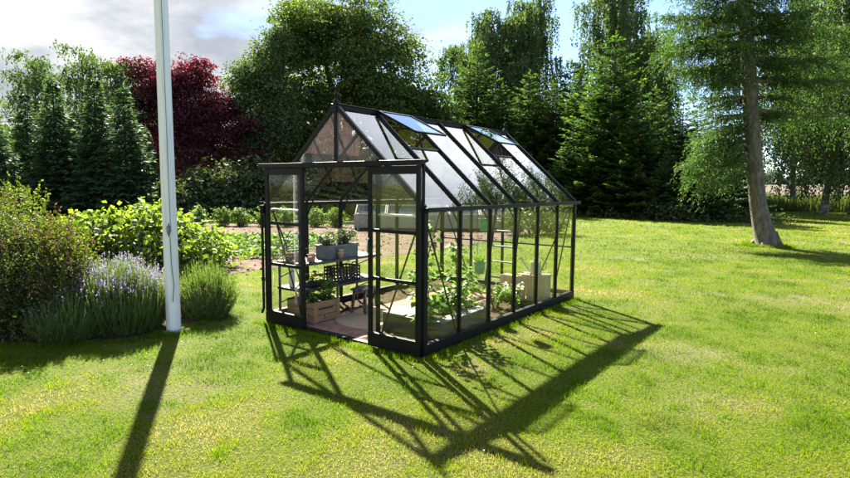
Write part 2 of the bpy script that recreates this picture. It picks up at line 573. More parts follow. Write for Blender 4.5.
# vegetable plot outline on the ground (x,y), counter-clockwise
PLOT = [(-4.3, 9.3), (-3.65, 10.3), (-3.19, 11.1), (-1.64, 12.25), (0.4, 14.7), (2.8, 18.3), (5.2, 22.2), (5.0, 25.6),
        (-2.0, 26.0), (-12.0, 25.0), (-14.5, 21.0), (-12.0, 13.0), (-8.0, 9.0)]
BED = [(-9.0, 5.55), (-5.2, 5.60), (-3.9, 5.72), (-3.1, 5.90), (-2.78, 6.50), (-2.62, 6.78), (-2.66, 7.3), (-3.2, 8.4), (-4.5, 9.4), (-9.0, 9.2)]


def in_poly(X, Y, poly):
    ins = np.zeros(X.shape, bool)
    n = len(poly)
    for i in range(n):
        x0, y0 = poly[i]
        x1, y1 = poly[(i + 1) % n]
        c = ((y0 > Y) != (y1 > Y)) & (X < (x1 - x0) * (Y - y0) / (y1 - y0 + 1e-12) + x0)
        ins ^= c
    return ins


# ------------------------------------------------------------------ ground
def sheet(name, poly, z, mat, sub=0):
    me = bpy.data.meshes.new(name)
    me.from_pydata([(x, y, z) for x, y in poly], [], [tuple(range(len(poly)))])
    me.update()
    o = link(name, me, mat)
    o['kind'] = 'structure'
    return o


def lawn_material():
    m, t, out = new_mat('mown_lawn')
    p = t.nodes.new('ShaderNodeBsdfPrincipled')
    fine = noise(t, 42, 9, 0.75)
    big = noise(t, 0.55, 4)
    green = ramp(t, fine, [(0.38, (0.013, 0.022, 0.002)), (0.5, (0.062, 0.092, 0.003)), (0.64, (0.155, 0.165, 0.012))])
    straw = ramp(t, fine, [(0.38, (0.04, 0.035, 0.018)), (0.62, (0.24, 0.20, 0.115))])
    mx = t.nodes.new('ShaderNodeMixRGB')
    t.links.new(ramp(t, big, [(0.54, 0.0), (0.70, 0.8)]), mx.inputs['Fac'])
    t.links.new(green, mx.inputs['Color1'])
    t.links.new(straw, mx.inputs['Color2'])
    t.links.new(mx.outputs[0], p.inputs['Base Color'])
    p.inputs['Roughness'].default_value = 0.9
    p.inputs['Specular IOR Level'].default_value = 0.1
    b = t.nodes.new('ShaderNodeBump')
    b.inputs['Strength'].default_value = 1.0
    b.inputs['Distance'].default_value = 0.03
    t.links.new(noise(t, 60, 6, 0.7), b.inputs['Height'])
    t.links.new(b.outputs[0], p.inputs['Normal'])
    t.links.new(p.outputs[0], out.inputs['Surface'])
    return m


MT['lawn'] = lawn_material()
MT['ground'] = surf('rough_ground', [(0.3, (0.06, 0.075, 0.025)), (0.6, (0.11, 0.12, 0.045)), (0.8, (0.17, 0.15, 0.08))], 0.6, 0.95, detail=10, spec=0.04)
MT['field'] = surf('pale_field', [(0.3, (0.085, 0.070, 0.056)), (0.6, (0.108, 0.09, 0.072)), (0.8, (0.13, 0.11, 0.09))], 0.15, 0.95, detail=9, spec=0.04)
MT['litter'] = surf('needle_litter', [(0.3, (0.028, 0.024, 0.014)), (0.6, (0.055, 0.045, 0.025)), (0.8, (0.06, 0.075, 0.025))], 2.0, 0.95, bump=0.8, bscale=20, detail=10, spec=0.04)

sheet('ground', [(-1500, -1500), (1500, -1500), (1500, 2500), (-1500, 2500)], -0.03, MT['ground'])
sheet('lawn', [(-60, -40), (60, -40), (70, 44), (-60, 44)], 0.0, MT['lawn'])
sheet('vegetable_plot_soil', PLOT, 0.006, MT['soil'])
sheet('border_soil', BED, 0.010, MT['bedsoil'])
sheet('wood_floor', [(-45, 27.5), (-12, 27.6), (-2, 30), (3, 36), (6, 34), (9.5, 31), (12.2, 27.4), (17, 26.6), (19.5, 31), (21, 44), (-45, 44)], 0.004, MT['litter'])
# far field rising gently behind the tall grass
mb = MB()
ys = [50, 75, 110, 170, 260, 400]
zs = [-0.02, 0.2, 0.75, 1.9, 3.2, 3.8]
for i in range(len(ys) - 1):
    mb.add([(-700, ys[i], zs[i]), (900, ys[i], zs[i]), (900, ys[i + 1], zs[i + 1]), (-700, ys[i + 1], zs[i + 1])], [(0, 1, 2, 3)])
o = mb.build('field', MT['field'])
o['kind'] = 'structure'


# ------------------------------------------------------------------ lawn blades
def grass_zone(y0, y1, dens, w, h, rng, slope=0.84, margin=1.3):
    ymax = y1
    xm = slope * ymax + margin
    n = int(dens * 2 * xm * (y1 - y0))
    X = rng.uniform(-xm, xm, n)
    Y = rng.uniform(y0, y1, n)
    keep = np.abs(X) < slope * Y + margin
    keep &= ~in_gh(X, Y) & ~in_poly(X, Y, PLOT) & ~in_poly(X, Y, BED)
    return X[keep], Y[keep], w, h


def value_noise(X, Y, sc, seed):
    r = np.random.default_rng(seed)
    G = r.random((64, 64))
    x, y = X / sc, Y / sc
    i, j = np.floor(x).astype(int), np.floor(y).astype(int)
    fx, fy = x - i, y - j
    fx, fy = fx * fx * (3 - 2 * fx), fy * fy * (3 - 2 * fy)
    g = lambda a, b: G[a % 64, b % 64]
    return (g(i, j) * (1 - fx) + g(i + 1, j) * fx) * (1 - fy) + (g(i, j + 1) * (1 - fx) + g(i + 1, j + 1) * fx) * fy


def make_grass():
    rng = np.random.default_rng(3)
    Vs, vars_ = [], []
    for (y0, y1, dens, w, h) in ((1.9, 4.2, 7000, 0.0040, 0.030), (4.2, 7.5, 3400, 0.0052, 0.033), (7.5, 13, 1200, 0.0085, 0.038), (13, 24, 300, 0.017, 0.045), (24, 43, 80, 0.034, 0.06)):
        X, Y, w, h = grass_zone(y0, y1, dens, w, h, rng)
        t1 = 0.6 * value_noise(X, Y, 0.16, 1) + 0.4 * value_noise(X + 3.3, Y, 0.07, 12)
        t2 = 0.55 * value_noise(X, Y, 0.42, 2) + 0.45 * value_noise(X * .8 + Y * .6, Y * .8 - X * .6, 0.95, 13)
        t3 = value_noise(X * .86 - Y * .5, Y * .86 + X * .5, 2.3, 5)
        keep = rng.random(len(X)) < 0.45 + 0.75 * t1
        X, Y, t1, t2, t3 = X[keep], Y[keep], t1[keep], t2[keep], t3[keep]
        n = len(X)
        hh = h * (0.45 + 0.55 * rng.random(n)) * (0.30 + 2.3 * t1 ** 1.5 * (1.15 - .6 * t2))
        a = rng.uniform(0, 2 * PI, n)
        ww = w * (0.6 + 0.8 * rng.random(n))
        lean = rng.normal(size=(n, 2)) * hh[:, None] * 0.42
        bx, by = np.cos(a) * ww / 2, np.sin(a) * ww / 2
        V = np.zeros((n, 3, 3), np.float32)
        V[:, 0] = np.stack([X - bx, Y - by, np.full(n, -0.002)], 1)
        V[:, 1] = np.stack([X + bx, Y + by, np.full(n, -0.002)], 1)
        V[:, 2] = np.stack([X + lean[:, 0], Y + lean[:, 1], hh], 1)
        Vs.append(V)
        dry = 0.9 * (t3 - 0.46) + 1.9 * (t2 - 0.5) + 1.0 * (0.45 - t1)
        dq = gh(-0.75, 1.15)
        dry = dry + 0.55 * np.exp(-((X - dq.x) ** 2 + (Y - dq.y) ** 2) / 0.55) * (0.3 + t2)
        dq = gh(1.3, -0.9)
        dry = dry + 0.45 * np.exp(-((X - dq.x) ** 2 + (Y - dq.y) ** 2) / 0.5) * (0.3 + t2)
        vars_.append(0.405 + 0.74 * dry + 0.09 * rng.normal(size=n))
    V = np.concatenate(Vs)
    me = fast_mesh('grass', V, 3, np.concatenate(vars_))
    o = link('grass', me, MT['grass'])
    tag(o, 'short sunlit grass of the mown lawn around the greenhouse', 'grass', kind='stuff')
    # scattered clover flowers and fallen petals
    n = 260
    Y = rng.uniform(2.4, 11, n)
    X = rng.uniform(-1, 1, n) * (0.8 * Y + 0.5)
    k = ~in_gh(X, Y, 0.2) & ~in_poly(X, Y, PLOT) & ~in_poly(X, Y, BED) & (value_noise(X, Y, 1.1, 9) > 0.5)
    X, Y = X[k], Y[k]
    n = len(X)
    C = np.stack([X, Y, rng.uniform(0.03, 0.05, n)], 1)
    Nn = unit(rng.normal(size=(n, 3)) * 0.5 + np.array([0, 0, 1]))
    V = leaf_quads(C, unit(rng.normal(size=(n, 3)) * np.array([1, 1, 0.02])), Nn * np.array([.3, .3, 1]), 0.010 + 0.004 * rng.random(n), 0.011)
    o = link('clover_flowers', fast_mesh('clover_flowers', V, 4, rng.random(n)), MT['petal'])
    tag(o, 'tiny white clover flowers and petals scattered over the lawn', 'flowers', kind='stuff')


make_grass()


def make_tufts():
    """longer grass along the edge of the greenhouse base, the pole and the beds"""
    rng = np.random.default_rng(8)
    P = []
    for s in np.linspace(-0.05, GL, 330):
        P.append(gh(s, -0.09 - 0.06 * rng.random()))
    for t in np.linspace(-0.05, GW + .05, 200):
        P.append(gh(-0.16 - 0.06 * rng.random(), t))
    for k in range(170):
        a = rng.uniform(0, 2 * PI)
        P.append(Vector((-2.86 + math.cos(a) * (0.11 + .1 * rng.random()), 6.28 + math.sin(a) * (.11 + .1 * rng.random()), 0)))
    for a, b in zip(BED[:7], BED[1:7]):
        for f in np.linspace(0, 1, int(90 * math.dist(a, b))):
            P.append(Vector((a[0] + (b[0] - a[0]) * f + rng.normal() * .03, a[1] + (b[1] - a[1]) * f - abs(rng.normal()) * .04, 0)))
    tb = ground(767.5, 246)
    for k in range(260):
        a = rng.uniform(0, 2 * PI)
        rr = 0.42 + 0.25 * rng.random()
        P.append(Vector((tb.x + math.cos(a) * rr, tb.y + math.sin(a) * rr, 0)))
    P = np.array(P)
    big = (P[:, 1] > 12)
    P = np.repeat(P, 7, axis=0)
    big = np.repeat(big, 7)
    n = len(P)
    P[:, :2] += rng.normal(size=(n, 2)) * 0.025
    h = (0.025 + 0.035 * rng.random(n)) * np.where(big, 2.0, 1.0)
    w = np.where(big, 0.016, 0.006)
    a = rng.uniform(0, 2 * PI, n)
    V = np.zeros((n, 3, 3))
    V[:, 0] = P + np.stack([np.cos(a) * w / 2, np.sin(a) * w / 2, 0 * a], 1)
    V[:, 1] = P - np.stack([np.cos(a) * w / 2, np.sin(a) * w / 2, 0 * a], 1)
    V[:, 2] = P + np.stack([rng.normal(size=n) * h * .35, rng.normal(size=n) * h * .35, h], 1)
    o = link('grass_tufts', fast_mesh('grass_tufts', V, 3, rng.random(n) * 0.6), MT['grass'])
    tag(o, 'longer untrimmed grass tufts along the greenhouse base and bed edges', 'grass', kind='stuff')


make_tufts()


def make_tall_grass():
    rng = np.random.default_rng(4)
    n = 60000
    X = rng.uniform(8, 60, n)
    Y = rng.uniform(40, 62, n) + (X - 30) * -0.05
    h = 0.75 + 0.5 * rng.random(n)
    a = rng.uniform(0, 2 * PI, n)
    w = 0.035
    B = np.stack([X, Y, np.full(n, -0.02)], 1)
    off = np.stack([np.cos(a) * w, np.sin(a) * w, 0 * a], 1)
    tip = B + np.stack([rng.normal(size=n) * 0.16, rng.normal(size=n) * 0.16, h], 1)
    V = np.stack([B - off, B + off, tip], 1)
    o = link('tall_grass', fast_mesh('tall_grass', V, 3, rng.random(n)), MT['tallgrass'])
    tag(o, 'strip of tall unmown grass between the lawn and the pale field', 'tall grass', kind='stuff')


make_tall_grass()


# ------------------------------------------------------------------ the greenhouse
def build_greenhouse():
    g = thing('greenhouse', 'black framed glass greenhouse with open sliding doors and roof vents', 'greenhouse', GA, YAW)
    fm, gm, rm = MT['frame'], MT['glass'], MT['roofglass']
    L, W, E_, RR = GL, GW, GE, GR
    hw = W / 2
    bay = L / 6
    rise = RR - E_
    zr = lambda t: E_ + rise * (1 - abs(t - hw) / hw)
    # base plinth
    m = MB()
    m.box(-0.03, L + 0.03, -0.03, 0.03, -0.03, 0.115)
    m.box(-0.03, L + 0.03, W - 0.03, W + 0.03, -0.03, 0.115)
    m.box(L - 0.03, L + 0.03, 0.031, W - 0.031, -0.03, 0.113)
    m.box(-0.03, 0.03, 0.031, 0.60, -0.03, 0.113)
    m.box(-0.03, 0.03, 1.80, W - 0.031, -0.03, 0.113)
    m.box(-0.045, 0.03, 0.601, 1.799, -0.03, 0.022)
    m.build('base_frame', fm, g, bevel=0.004)
    # posts
    for k in range(7):
        for t in (0.0, W):
            w = 0.062 if k in (0, 6) else 0.034
            MB().box(k * bay - w / 2, k * bay + w / 2, t - 0.024, t + 0.024, 0.116, E_ - 0.026).build('post', fm, g, bevel=0.004)
    for k in range(1, 4):
        t = W * k / 4
        top = E_ - 0.026
        MB().box(L - 0.02, L + 0.02, t - 0.017, t + 0.017, 0.114, top).build('post', fm, g, bevel=0.004)
    for t in (0.60, 1.80):
        MB().box(-0.02, 0.02, t - 0.017, t + 0.017, 0.114, zr(t) - 0.03).build('door_jamb', fm, g, bevel=0.004)
    # eaves with gutter
    for t, sg in ((0.0, -1), (W, 1)):
        m = MB()
        m.box(-0.03, L + 0.03, t - 0.028, t + 0.028, E_ - 0.025, E_ + 0.012)
        m.build('eave_beam', fm, g, bevel=0.003)
        m = MB()
        a, b = sorted((t + sg * 0.029, t + sg * 0.085))
        m.box(-0.05, L + 0.05, a, b, E_ - 0.022, E_ - 0.012)
        e0, e1 = (a, a + 0.006) if sg < 0 else (b - 0.006, b)
        m.box(-0.05, L + 0.05, e0, e1, E_ - 0.0115, E_ + 0.022)
        m.build('gutter', fm, g)
    m = MB()
    m.tube([(-0.055, W + 0.03, E_ - 0.022), (-0.055, W + 0.03, 0.16), (-0.08, W + 0.035, 0.10)], 0.016, 10)
    m.tube([(-0.055, W + 0.03, E_ - 0.02), (-0.055, W + 0.03, E_ - 0.12)], 0.026, 10)
    m.tube([(-0.055, W + 0.03, 0.55), (-0.055, W + 0.03, 0.5)], 0.022, 10)
    m.build('downpipe', fm, g)
    # ridge and finials
    m = MB()
    m.box(-0.03, L + 0.03, hw - 0.03, hw + 0.03, RR - 0.055, RR + 0.028)
    m.box(-0.035, L + 0.035, hw - 0.045, hw + 0.045, RR + 0.0285, RR + 0.036)
    m.build('ridge_beam', fm, g, bevel=0.004)
    for s in (0.0, L):
        MB().lathe([(0.0, 0.17), (0.006, 0.155), (0.008, 0.12), (0.022, 0.105), (0.024, 0.09), (0.010, 0.075), (0.012, 0.05), (0.03, 0.035), (0.034, 0.0)], 12,
                   (s, hw, RR + 0.036)).build('finial', fm, g)
    # roof bars and panes
    nr = Vector((0, -rise, hw)).normalized()
    nl = Vector((0, rise, hw)).normalized()
    for sg, n_ in ((-1, nr), (1, nl)):
        te = hw + sg * (hw + 0.035)
        tr = hw + sg * 0.03
        ze = E_ + 0.012 - rise / hw * 0.0
        for k in range(7):
            w = 0.038 if k in (0, 6) else 0.026
            p = Vector((k * bay, hw + sg * hw, E_ + 0.016))
            q = Vector((k * bay, tr, RR - rise / hw * 0.03 + 0.016))
            MB().bar(p + n_ * 0.004, q + n_ * 0.004, w, 0.046, n_).build('roof_bar', fm, g, bevel=0.003)
        for k in range(6):
            a, b = k * bay + 0.016, (k + 1) * bay - 0.016
            vent = sg < 0 and k in (1, 4)
            l_top = 0.045 if not vent else 0.66
            slen = math.hypot(hw, rise)
            dvec = Vector((0, sg * hw, -rise)).normalized()
            ridge = Vector((0, hw, RR + 0.012))
            p0 = ridge + dvec * l_top
            p1 = ridge + dvec * (slen + 0.012)
            poly = [Vector((a, p0.y, p0.z)), Vector((b, p0.y, p0.z)), Vector((b, p1.y, p1.z)), Vector((a, p1.y, p1.z))]
            MB().prism(poly, n_, 0.004).build('roof_pane', rm if sg < 0 else gm, g)
            if vent:
                # sill bar and the raised window itself
                q = ridge + dvec * 0.645
                MB().bar((a, q.y, q.z), (b, q.y, q.z), 0.025, 0.03, n_).build('vent_sill', fm, g)
                ang = math.atan2(rise, hw) - R(16)
                dv = Vector((0, sg * math.cos(ang), -math.sin(ang)))
                nv = Vector((0, sg * math.sin(ang), math.cos(ang)))
                h0 = ridge + dv * 0.04 + n_ * 0.03
                h1 = ridge + dv * 0.63 + n_ * 0.03
                vt = MB()
                for x in (a - 0.004, b + 0.004):
                    vt.bar((x, h0.y, h0.z), (x, h1.y, h1.z), 0.022, 0.024, nv)
                vt.bar((a + 0.008, h1.y, h1.z), (b - 0.008, h1.y, h1.z), 0.022, 0.022, nv)
                vt.bar((a + 0.008, h0.y, h0.z), (b - 0.008, h0.y, h0.z), 0.022, 0.022, nv)
                vo = vt.build('roof_vent', fm, g)
                MB().prism([Vector((a + 0.008, h0.y, h0.z)), Vector((b - 0.008, h0.y, h0.z)), Vector((b - 0.008, h1.y, h1.z)), Vector((a + 0.008, h1.y, h1.z))], nv, 0.004).build('pane', rm, vo)
                op = MB()
                xm = (a + b) / 2
                e = ridge + dvec * 0.62
                op.tube([(xm, e.y, e.z), (xm, e.y + 0.05, e.z + 0.13), (xm, h1.y + 0.15, h1.z - 0.0)], 0.010, 8)
                op.tube([(xm, e.y + 0.02, e.z - 0.02), (xm, e.y + 0.30, e.z + 0.05)], 0.016, 8)
                op.build('opener_arm', fm, vo)
    # wall panes
    for k in range(6):
        a, b = k * bay + 0.012, (k + 1) * bay - 0.012
        for t, n_ in ((-0.006, (0, -1, 0)), (W + 0.006, (0, 1, 0))):
            MB().prism([Vector((a, t, 0.117)), Vector((b, t, 0.117)), Vector((b, t, E_ - 0.027)), Vector((a, t, E_ - 0.027))], n_, 0.004).build('wall_pane', gm, g)
    # rear wall panes and gable
    for k in range(4):
        t0, t1 = W * k / 4 + 0.012, W * (k + 1) / 4 - 0.012
        MB().prism([Vector((L + 0.006, t0, 0.117)), Vector((L + 0.006, t1, 0.117)), Vector((L + 0.006, t1, E_ - 0.027)), Vector((L + 0.006, t0, E_ - 0.027))], (1, 0, 0), 0.004).build('wall_pane', gm, g)
    m = MB()
    m.box(L - 0.02, L + 0.02, 0.032, W - 0.032, E_ - 0.0255, E_ + 0.008)
    m.build('gable_rail', fm, g)
    MB().box(L - 0.016, L + 0.016, 0.04, W - 0.04, 0.765, 0.785).build('wall_rail', fm, g)
    MB().box(L - 0.02, L + 0.02, hw - 0.017, hw + 0.017, E_ + 0.0085, RR - 0.058).build('gable_post', fm, g)
    for k in (1, 3):
        t = W * k / 4
        MB().box(L - 0.018, L + 0.018, t - 0.014, t + 0.014, E_ + 0.0085, zr(t) - 0.035).build('gable_post', fm, g)
    for ta, tb in ((0.06, hw - 0.02), (hw + 0.02, W - 0.06)):
        poly = [Vector((L + 0.022, t, z)) for t, z in ((ta, E_ + 0.01), (tb, E_ + 0.01), (tb, zr(tb) - 0.03), (ta, zr(ta) - 0.03))]
        MB().prism(poly, (1, 0, 0), 0.004).build('gable_pane', gm, g)
    # front gable
    MB().box(-0.02, 0.02, 0.62, 1.78, 1.868, 1.90).build('gable_rail', fm, g)
    MB().box(-0.02, 0.02, hw - 0.017, hw + 0.017, 1.901, RR - 0.058).build('gable_post', fm, g)
    for ta, tb in ((0.52, hw - 0.02), (hw + 0.02, W - 0.52)):
        poly = [Vector((-0.006, t, z)) for t, z in ((ta, 1.905), (tb, 1.905), (tb, zr(tb) - 0.03), (ta, max(1.906, zr(ta) - 0.03)))]
        MB().prism(poly, (-1, 0, 0), 0.004).build('gable_pane', gm, g)
    for ta, tb in ((0.035, 0.582), (1.818, W - 0.035)):
        poly = [Vector((-0.006, t, z)) for t, z in ((ta, 0.115), (tb, 0.115), (tb, min(1.9, zr(tb) - 0.03)), (ta, min(1.9, zr(ta) - 0.03)))]
        MB().prism(poly, (-1, 0, 0), 0.004).build('wall_pane', gm, g)
        MB().box(-0.018, 0.018, ta, tb, E_ - 0.075, E_ - 0.055).build('sky_sheen_bar', MT['alu'], g)  # crossbar in pale metal; the reflected sky is put into its colour
    # cross braces
    br = [((0.03, 0.03, E_ - 0.03), (bay, 0.03, 0.12)), ((L - 0.03, 0.03, E_ - 0.03), (L - bay, 0.03, 0.12)),
          ((0.03, W - 0.03, E_ - 0.03), (bay, W - 0.03, 0.12)), ((L - 0.03, W - 0.03, E_ - 0.03), (L - bay, W - 0.03, 0.12)),
          ((L - 0.035, 0.04, E_ - 0.03), (L - 0.035, W / 4, 0.12)), ((L - 0.035, W - 0.04, E_ - 0.03), (L - 0.035, 3 * W / 4, 0.12)),
          ((0.03, 0.05, E_ - 0.03), (0.03, 0.58, 0.12)), ((0.03, W - 0.05, E_ - 0.03), (0.03, W - 0.58, 0.12))]
    for p, q in br:
        MB().bar(p, q, 0.014, 0.014).build('brace', fm, g)
    # roof corner struts at the eaves
    for k in range(1, 6):
        for t, sg in ((0.02, 1), (W - 0.02, -1)):
            MB().bar((k * bay, t, E_ - 0.16), (k * bay, t + sg * 0.17, E_ + 0.12), 0.018, 0.012).build('corner_strut', fm, g)
    # sliding door rail
    m = MB()
    m.box(-0.105, -0.028, -0.03, W + 0.03, 1.885, 1.925)
    m.box(-0.115, -0.1055, -0.03, W + 0.03, 1.872, 1.905)
    m.build('door_rail', fm, g, bevel=0.003)
    for t in (W + 0.002, 0.005):
        MB().box(-0.012, 0.012, t, t + 0.024, E_ + 0.02, 1.884).build('rail_support', fm, g)
    for t0, t1, hs in ((-0.008, 0.655, 0.615), (1.645, 2.30, 1.685)):
        x0, x1 = -0.098, -0.062
        m = MB()
        m.box(x0, x1, t0, t0 + 0.042, 0.03, 1.872)
        m.box(x0, x1, t1 - 0.042, t1, 0.03, 1.872)
        m.box(x0 + .002, x1 - .002, t0 + 0.0425, t1 - 0.0425, 1.79, 1.87)
        for z in (1.205, 0.715):
            m.box(x0 + .002, x1 - .002, t0 + 0.0425, t1 - 0.0425, z, z + 0.036)
        d = m.build('door', fm, g, bevel=0.003)
        MB().box(x0 - .004, x1 + .002, t0 - 0.001, t1 + 0.001, 0.02, 0.165).build('kick_panel', fm, d, bevel=0.003)
        for z0, z1 in ((0.166, 0.714), (0.752, 1.204), (1.242, 1.789)):
            MB().prism([Vector((-0.082, t0 + 0.043, z0)), Vector((-0.082, t1 - 0.043, z0)), Vector((-0.082, t1 - 0.043, z1)), Vector((-0.082, t0 + 0.043, z1))], (-1, 0, 0), 0.004).build('pane', gm, d)
        MB().tube([(-0.103, hs + 0.02, 0.98), (-0.128, hs + 0.02, 1.0), (-0.128, hs + 0.02, 1.12), (-0.103, hs + 0.02, 1.14)], 0.007, 8).build('handle', MT['alu'], d)
    return g


build_greenhouse()


# ------------------------------------------------------------------ greenhouse floor
def brick_floor():
    m, t, out = new_mat('clinker_brick')
    p = t.nodes.new('ShaderNodeBsdfPrincipled')
    c = t.nodes.new('ShaderNodeTexCoord')
    b = t.nodes.new('ShaderNodeTexBrick')
    b.inputs['Scale'].default_value = 4.6
    b.inputs['Mortar Size'].default_value = 0.018
    b.inputs['Color1'].default_value = (0.21, 0.10, 0.085, 1)
    b.inputs['Color2'].default_value = (0.31, 0.18, 0.155, 1)
    b.inputs['Mortar'].default_value = (0.22, 0.185, 0.16, 1)
    t.links.new(c.outputs['Object'], b.inputs['Vector'])
    n = ramp(t, noise(t, 14, 6), [(0.3, (0.75, 0.75, 0.75)), (0.7, (1.1, 1.1, 1.1))])
    mx = t.nodes.new('ShaderNodeMixRGB')
    mx.blend_type = 'MULTIPLY'
    mx.inputs['Fac'].default_value = 1
    t.links.new(b.outputs['Color'], mx.inputs['Color1'])
    t.links.new(n, mx.inputs['Color2'])
    t.links.new(mx.outputs[0], p.inputs['Base Color'])
    p.inputs['Roughness'].default_value = 0.9
    p.inputs['Specular IOR Level'].default_value = 0.06
    bp = t.nodes.new('ShaderNodeBump')
    bp.inputs['Strength'].default_value = 0.5
    bp.inputs['Distance'].default_value = 0.006
    t.links.new(b.outputs['Fac'], bp.inputs['Height'])
    bp.invert = True
    t.links.new(bp.outputs[0], p.inputs['Normal'])
    t.links.new(p.outputs[0], out.inputs['Surface'])
    return m


o = MB().box(0.032, 3.05, 0.88, 1.84, -0.02, 0.024).build('path', brick_floor(), None, loc=GA, rotz=YAW)
o['kind'] = 'structure'
# soil beds along both walls and the rear, slightly mounded
def soil_bed(name, s0, s1, t0, t1, h):
    rng = np.random.default_rng(int(s0 * 100 + t0 * 10) + 1)
    ns, ntt = max(4, int((s1 - s0) / 0.06)), max(4, int((t1 - t0) / 0.06))
    vs, fs = [], []
    for i in range(ns + 1):
        for j in range(ntt + 1):
            e = 0.0 if i in (0, ns) or j in (0, ntt) else 1.0
            z = 0.02 + e * (h + 0.011 * rng.normal())
            vs.append((s0 + (s1 - s0) * i / ns, t0 + (t1 - t0) * j / ntt, z))
    for i in range(ns):
        for j in range(ntt):
            a = i * (ntt + 1) + j
            fs.append((a, a + ntt + 1, a + ntt + 2, a + 1))
    m = MB()
    m.add(vs, fs, True)
    o = m.build(name, MT['bedsoil'], None, loc=GA, rotz=YAW)
    o['kind'] = 'structure'


soil_bed('bed_soil', 0.032, 3.05, 0.032, 0.878, 0.03)
soil_bed('rear_bed_soil', 3.052, 3.688, 0.032, 2.368, 0.04)
soil_bed('side_bed_soil', 0.032, 3.05, 1.842, 2.368, 0.02)

# jute rug
o = MB().lathe([(0.0, 0.006), (0.30, 0.008), (0.60, 0.008), (0.635, 0.005), (0.64, 0.0)], 56).build('round_rug', MT['jute'], None, loc=gh(0.95, 1.30, 0.0245))
tag(o, 'round natural jute rug on the red brick floor of the greenhouse', 'rug')


def gthing(name, label, cat, s, t, z, rot=0.0, group=None):
    return thing(name, label, cat, gh(s, t, z), YAW + rot, group)


# ------------------------------------------------------------------ staging shelf
SH_S0, SH_S1, SH_T0, SH_T1 = 0.10, 1.50, 1.88, 2.345
sh = thing('plant_shelf', 'black two tier metal staging along the left greenhouse wall', 'shelf', GA, YAW)
for z in (0.72, 0.40):
    m = MB()
    n = 7
    for k in range(n):
        t = SH_T0 + 0.035 + (SH_T1 - SH_T0 - 0.07) * k / (n - 1)
        m.box(SH_S0 + .021, SH_S1 - .021, t - 0.026, t + 0.026, z + 0.004, z + 0.016)
    m.box(SH_S0, SH_S1, SH_T0 - 0.012, SH_T0 + 0.006, z - 0.012, z + 0.020)
    m.box(SH_S0, SH_S1, SH_T1 - 0.006, SH_T1 + 0.012, z - 0.012, z + 0.020)
    m.box(SH_S0, SH_S0 + 0.02, SH_T0 + 0.0065, SH_T1 - 0.0065, z - 0.012, z + 0.018)
    m.box(SH_S1 - 0.02, SH_S1, SH_T0 + 0.0065, SH_T1 - 0.0065, z - 0.012, z + 0.018)
    m.build('shelf_board', MT['shelf'], sh)
for s in (SH_S0 + 0.012, SH_S1 - 0.40, SH_S1 - 0.012):
    MB().box(s - 0.012, s + 0.012, SH_T1 - 0.03, SH_T1 - 0.0065, 0.03, 0.70).build('leg', MT['shelf'], sh)
for s in (SH_S0 + 0.03, SH_S1 - 0.05):
    for z in (0.708, 0.388):
        MB().bar((s, SH_T0 + 0.03, z), (s, SH_T1 - 0.02, z - 0.17), 0.012, 0.012).build('brace', MT['shelf'], sh)


# ------------------------------------------------------------------ plants (small)
def leaf_cloud(n, rad, h, leaf, rng, asp=0.65, z0=0.0, up=0.5, shell=0.3):
    d = rnd_dirs(n, rng)
    rr = shell + (1 - shell) * rng.random((n, 1)) ** 0.5
    P = d * rr * np.array([rad, rad, h / 2]) + np.array([0, 0, z0 + h / 2])
    Nn = unit(d * 0.5 + np.array([0, 0, up]) + rng.normal(size=(n, 3)) * 0.6)
    A = unit(np.cross(Nn, rnd_dirs(n, rng)))
    L = leaf * (0.6 + 0.8 * rng.random(n))
    return leaf_quads(P, A, Nn, L, L * asp), rng.random(n)


def small_plant(name, label, cat, loc, stems, rad, h, leaf, per_stem, mat, seed, group=None, asp=0.6, petals=0, z0=0.0):
    """upright plant: several bending stems with leaves along them"""
    rng = np.random.default_rng(seed)
    t = thing(name, label, cat, loc, rng.uniform(0, 6), group)
    m = MB()
    C, A, Nn = [], [], []
    for k in range(stems):
        a = rng.uniform(0, 2 * PI)
        e = Vector((math.cos(a) * rad * rng.uniform(.3, 1), math.sin(a) * rad * rng.uniform(.3, 1), h * rng.uniform(.65, 1)))
        b = Vector((e.x * 0.2, e.y * 0.2, z0))
        mid = b.lerp(e, 0.5) + Vector((0, 0, h * 0.12))
        m.tube([b, mid, e], [0.005, 0.004, 0.002], 5, cap=False)
        for q in range(per_stem):
            f = rng.uniform(0.15, 1.0)
            p = b * (1 - f) ** 2 + mid * 2 * f * (1 - f) + e * f * f
            ad = rng.uniform(0, 2 * PI)
            dirn = np.array([math.cos(ad), math.sin(ad), rng.uniform(-.5, .5)])
            C.append(np.array(p) + dirn * leaf * rng.uniform(.3, .9))
            A.append(dirn + np.array([0, 0, -.2]))
            Nn.append(np.array([0, 0, 1]) + rng.normal(size=3) * .5)
    m.build('stem', MT['twig'] if mat is MT['pale'] else MT['tomato'], t)
    C, A, Nn = np.array(C), np.array(A), np.array(Nn)
    L = leaf * (0.6 + 0.8 * rng.random(len(C)))
    link('leaves', fast_mesh('leaves', leaf_quads(C, A, Nn, L, L * asp), 4, rng.random(len(C))), mat, t)
    if petals:
        i = rng.choice(len(C), petals)
        P = C[i] + np.array([0, 0, leaf * .6])
        V = leaf_quads(P, rnd_dirs(petals, rng), rnd_dirs(petals, rng) * .4 + np.array([0, 0, 1]), leaf * .7, leaf * .6)
        fl = link('blossom_cover', fast_mesh('blossom_cover', V, 4, rng.random(petals)), MT['petal'], t)
        fl['kind'] = 'stuff'
    return t


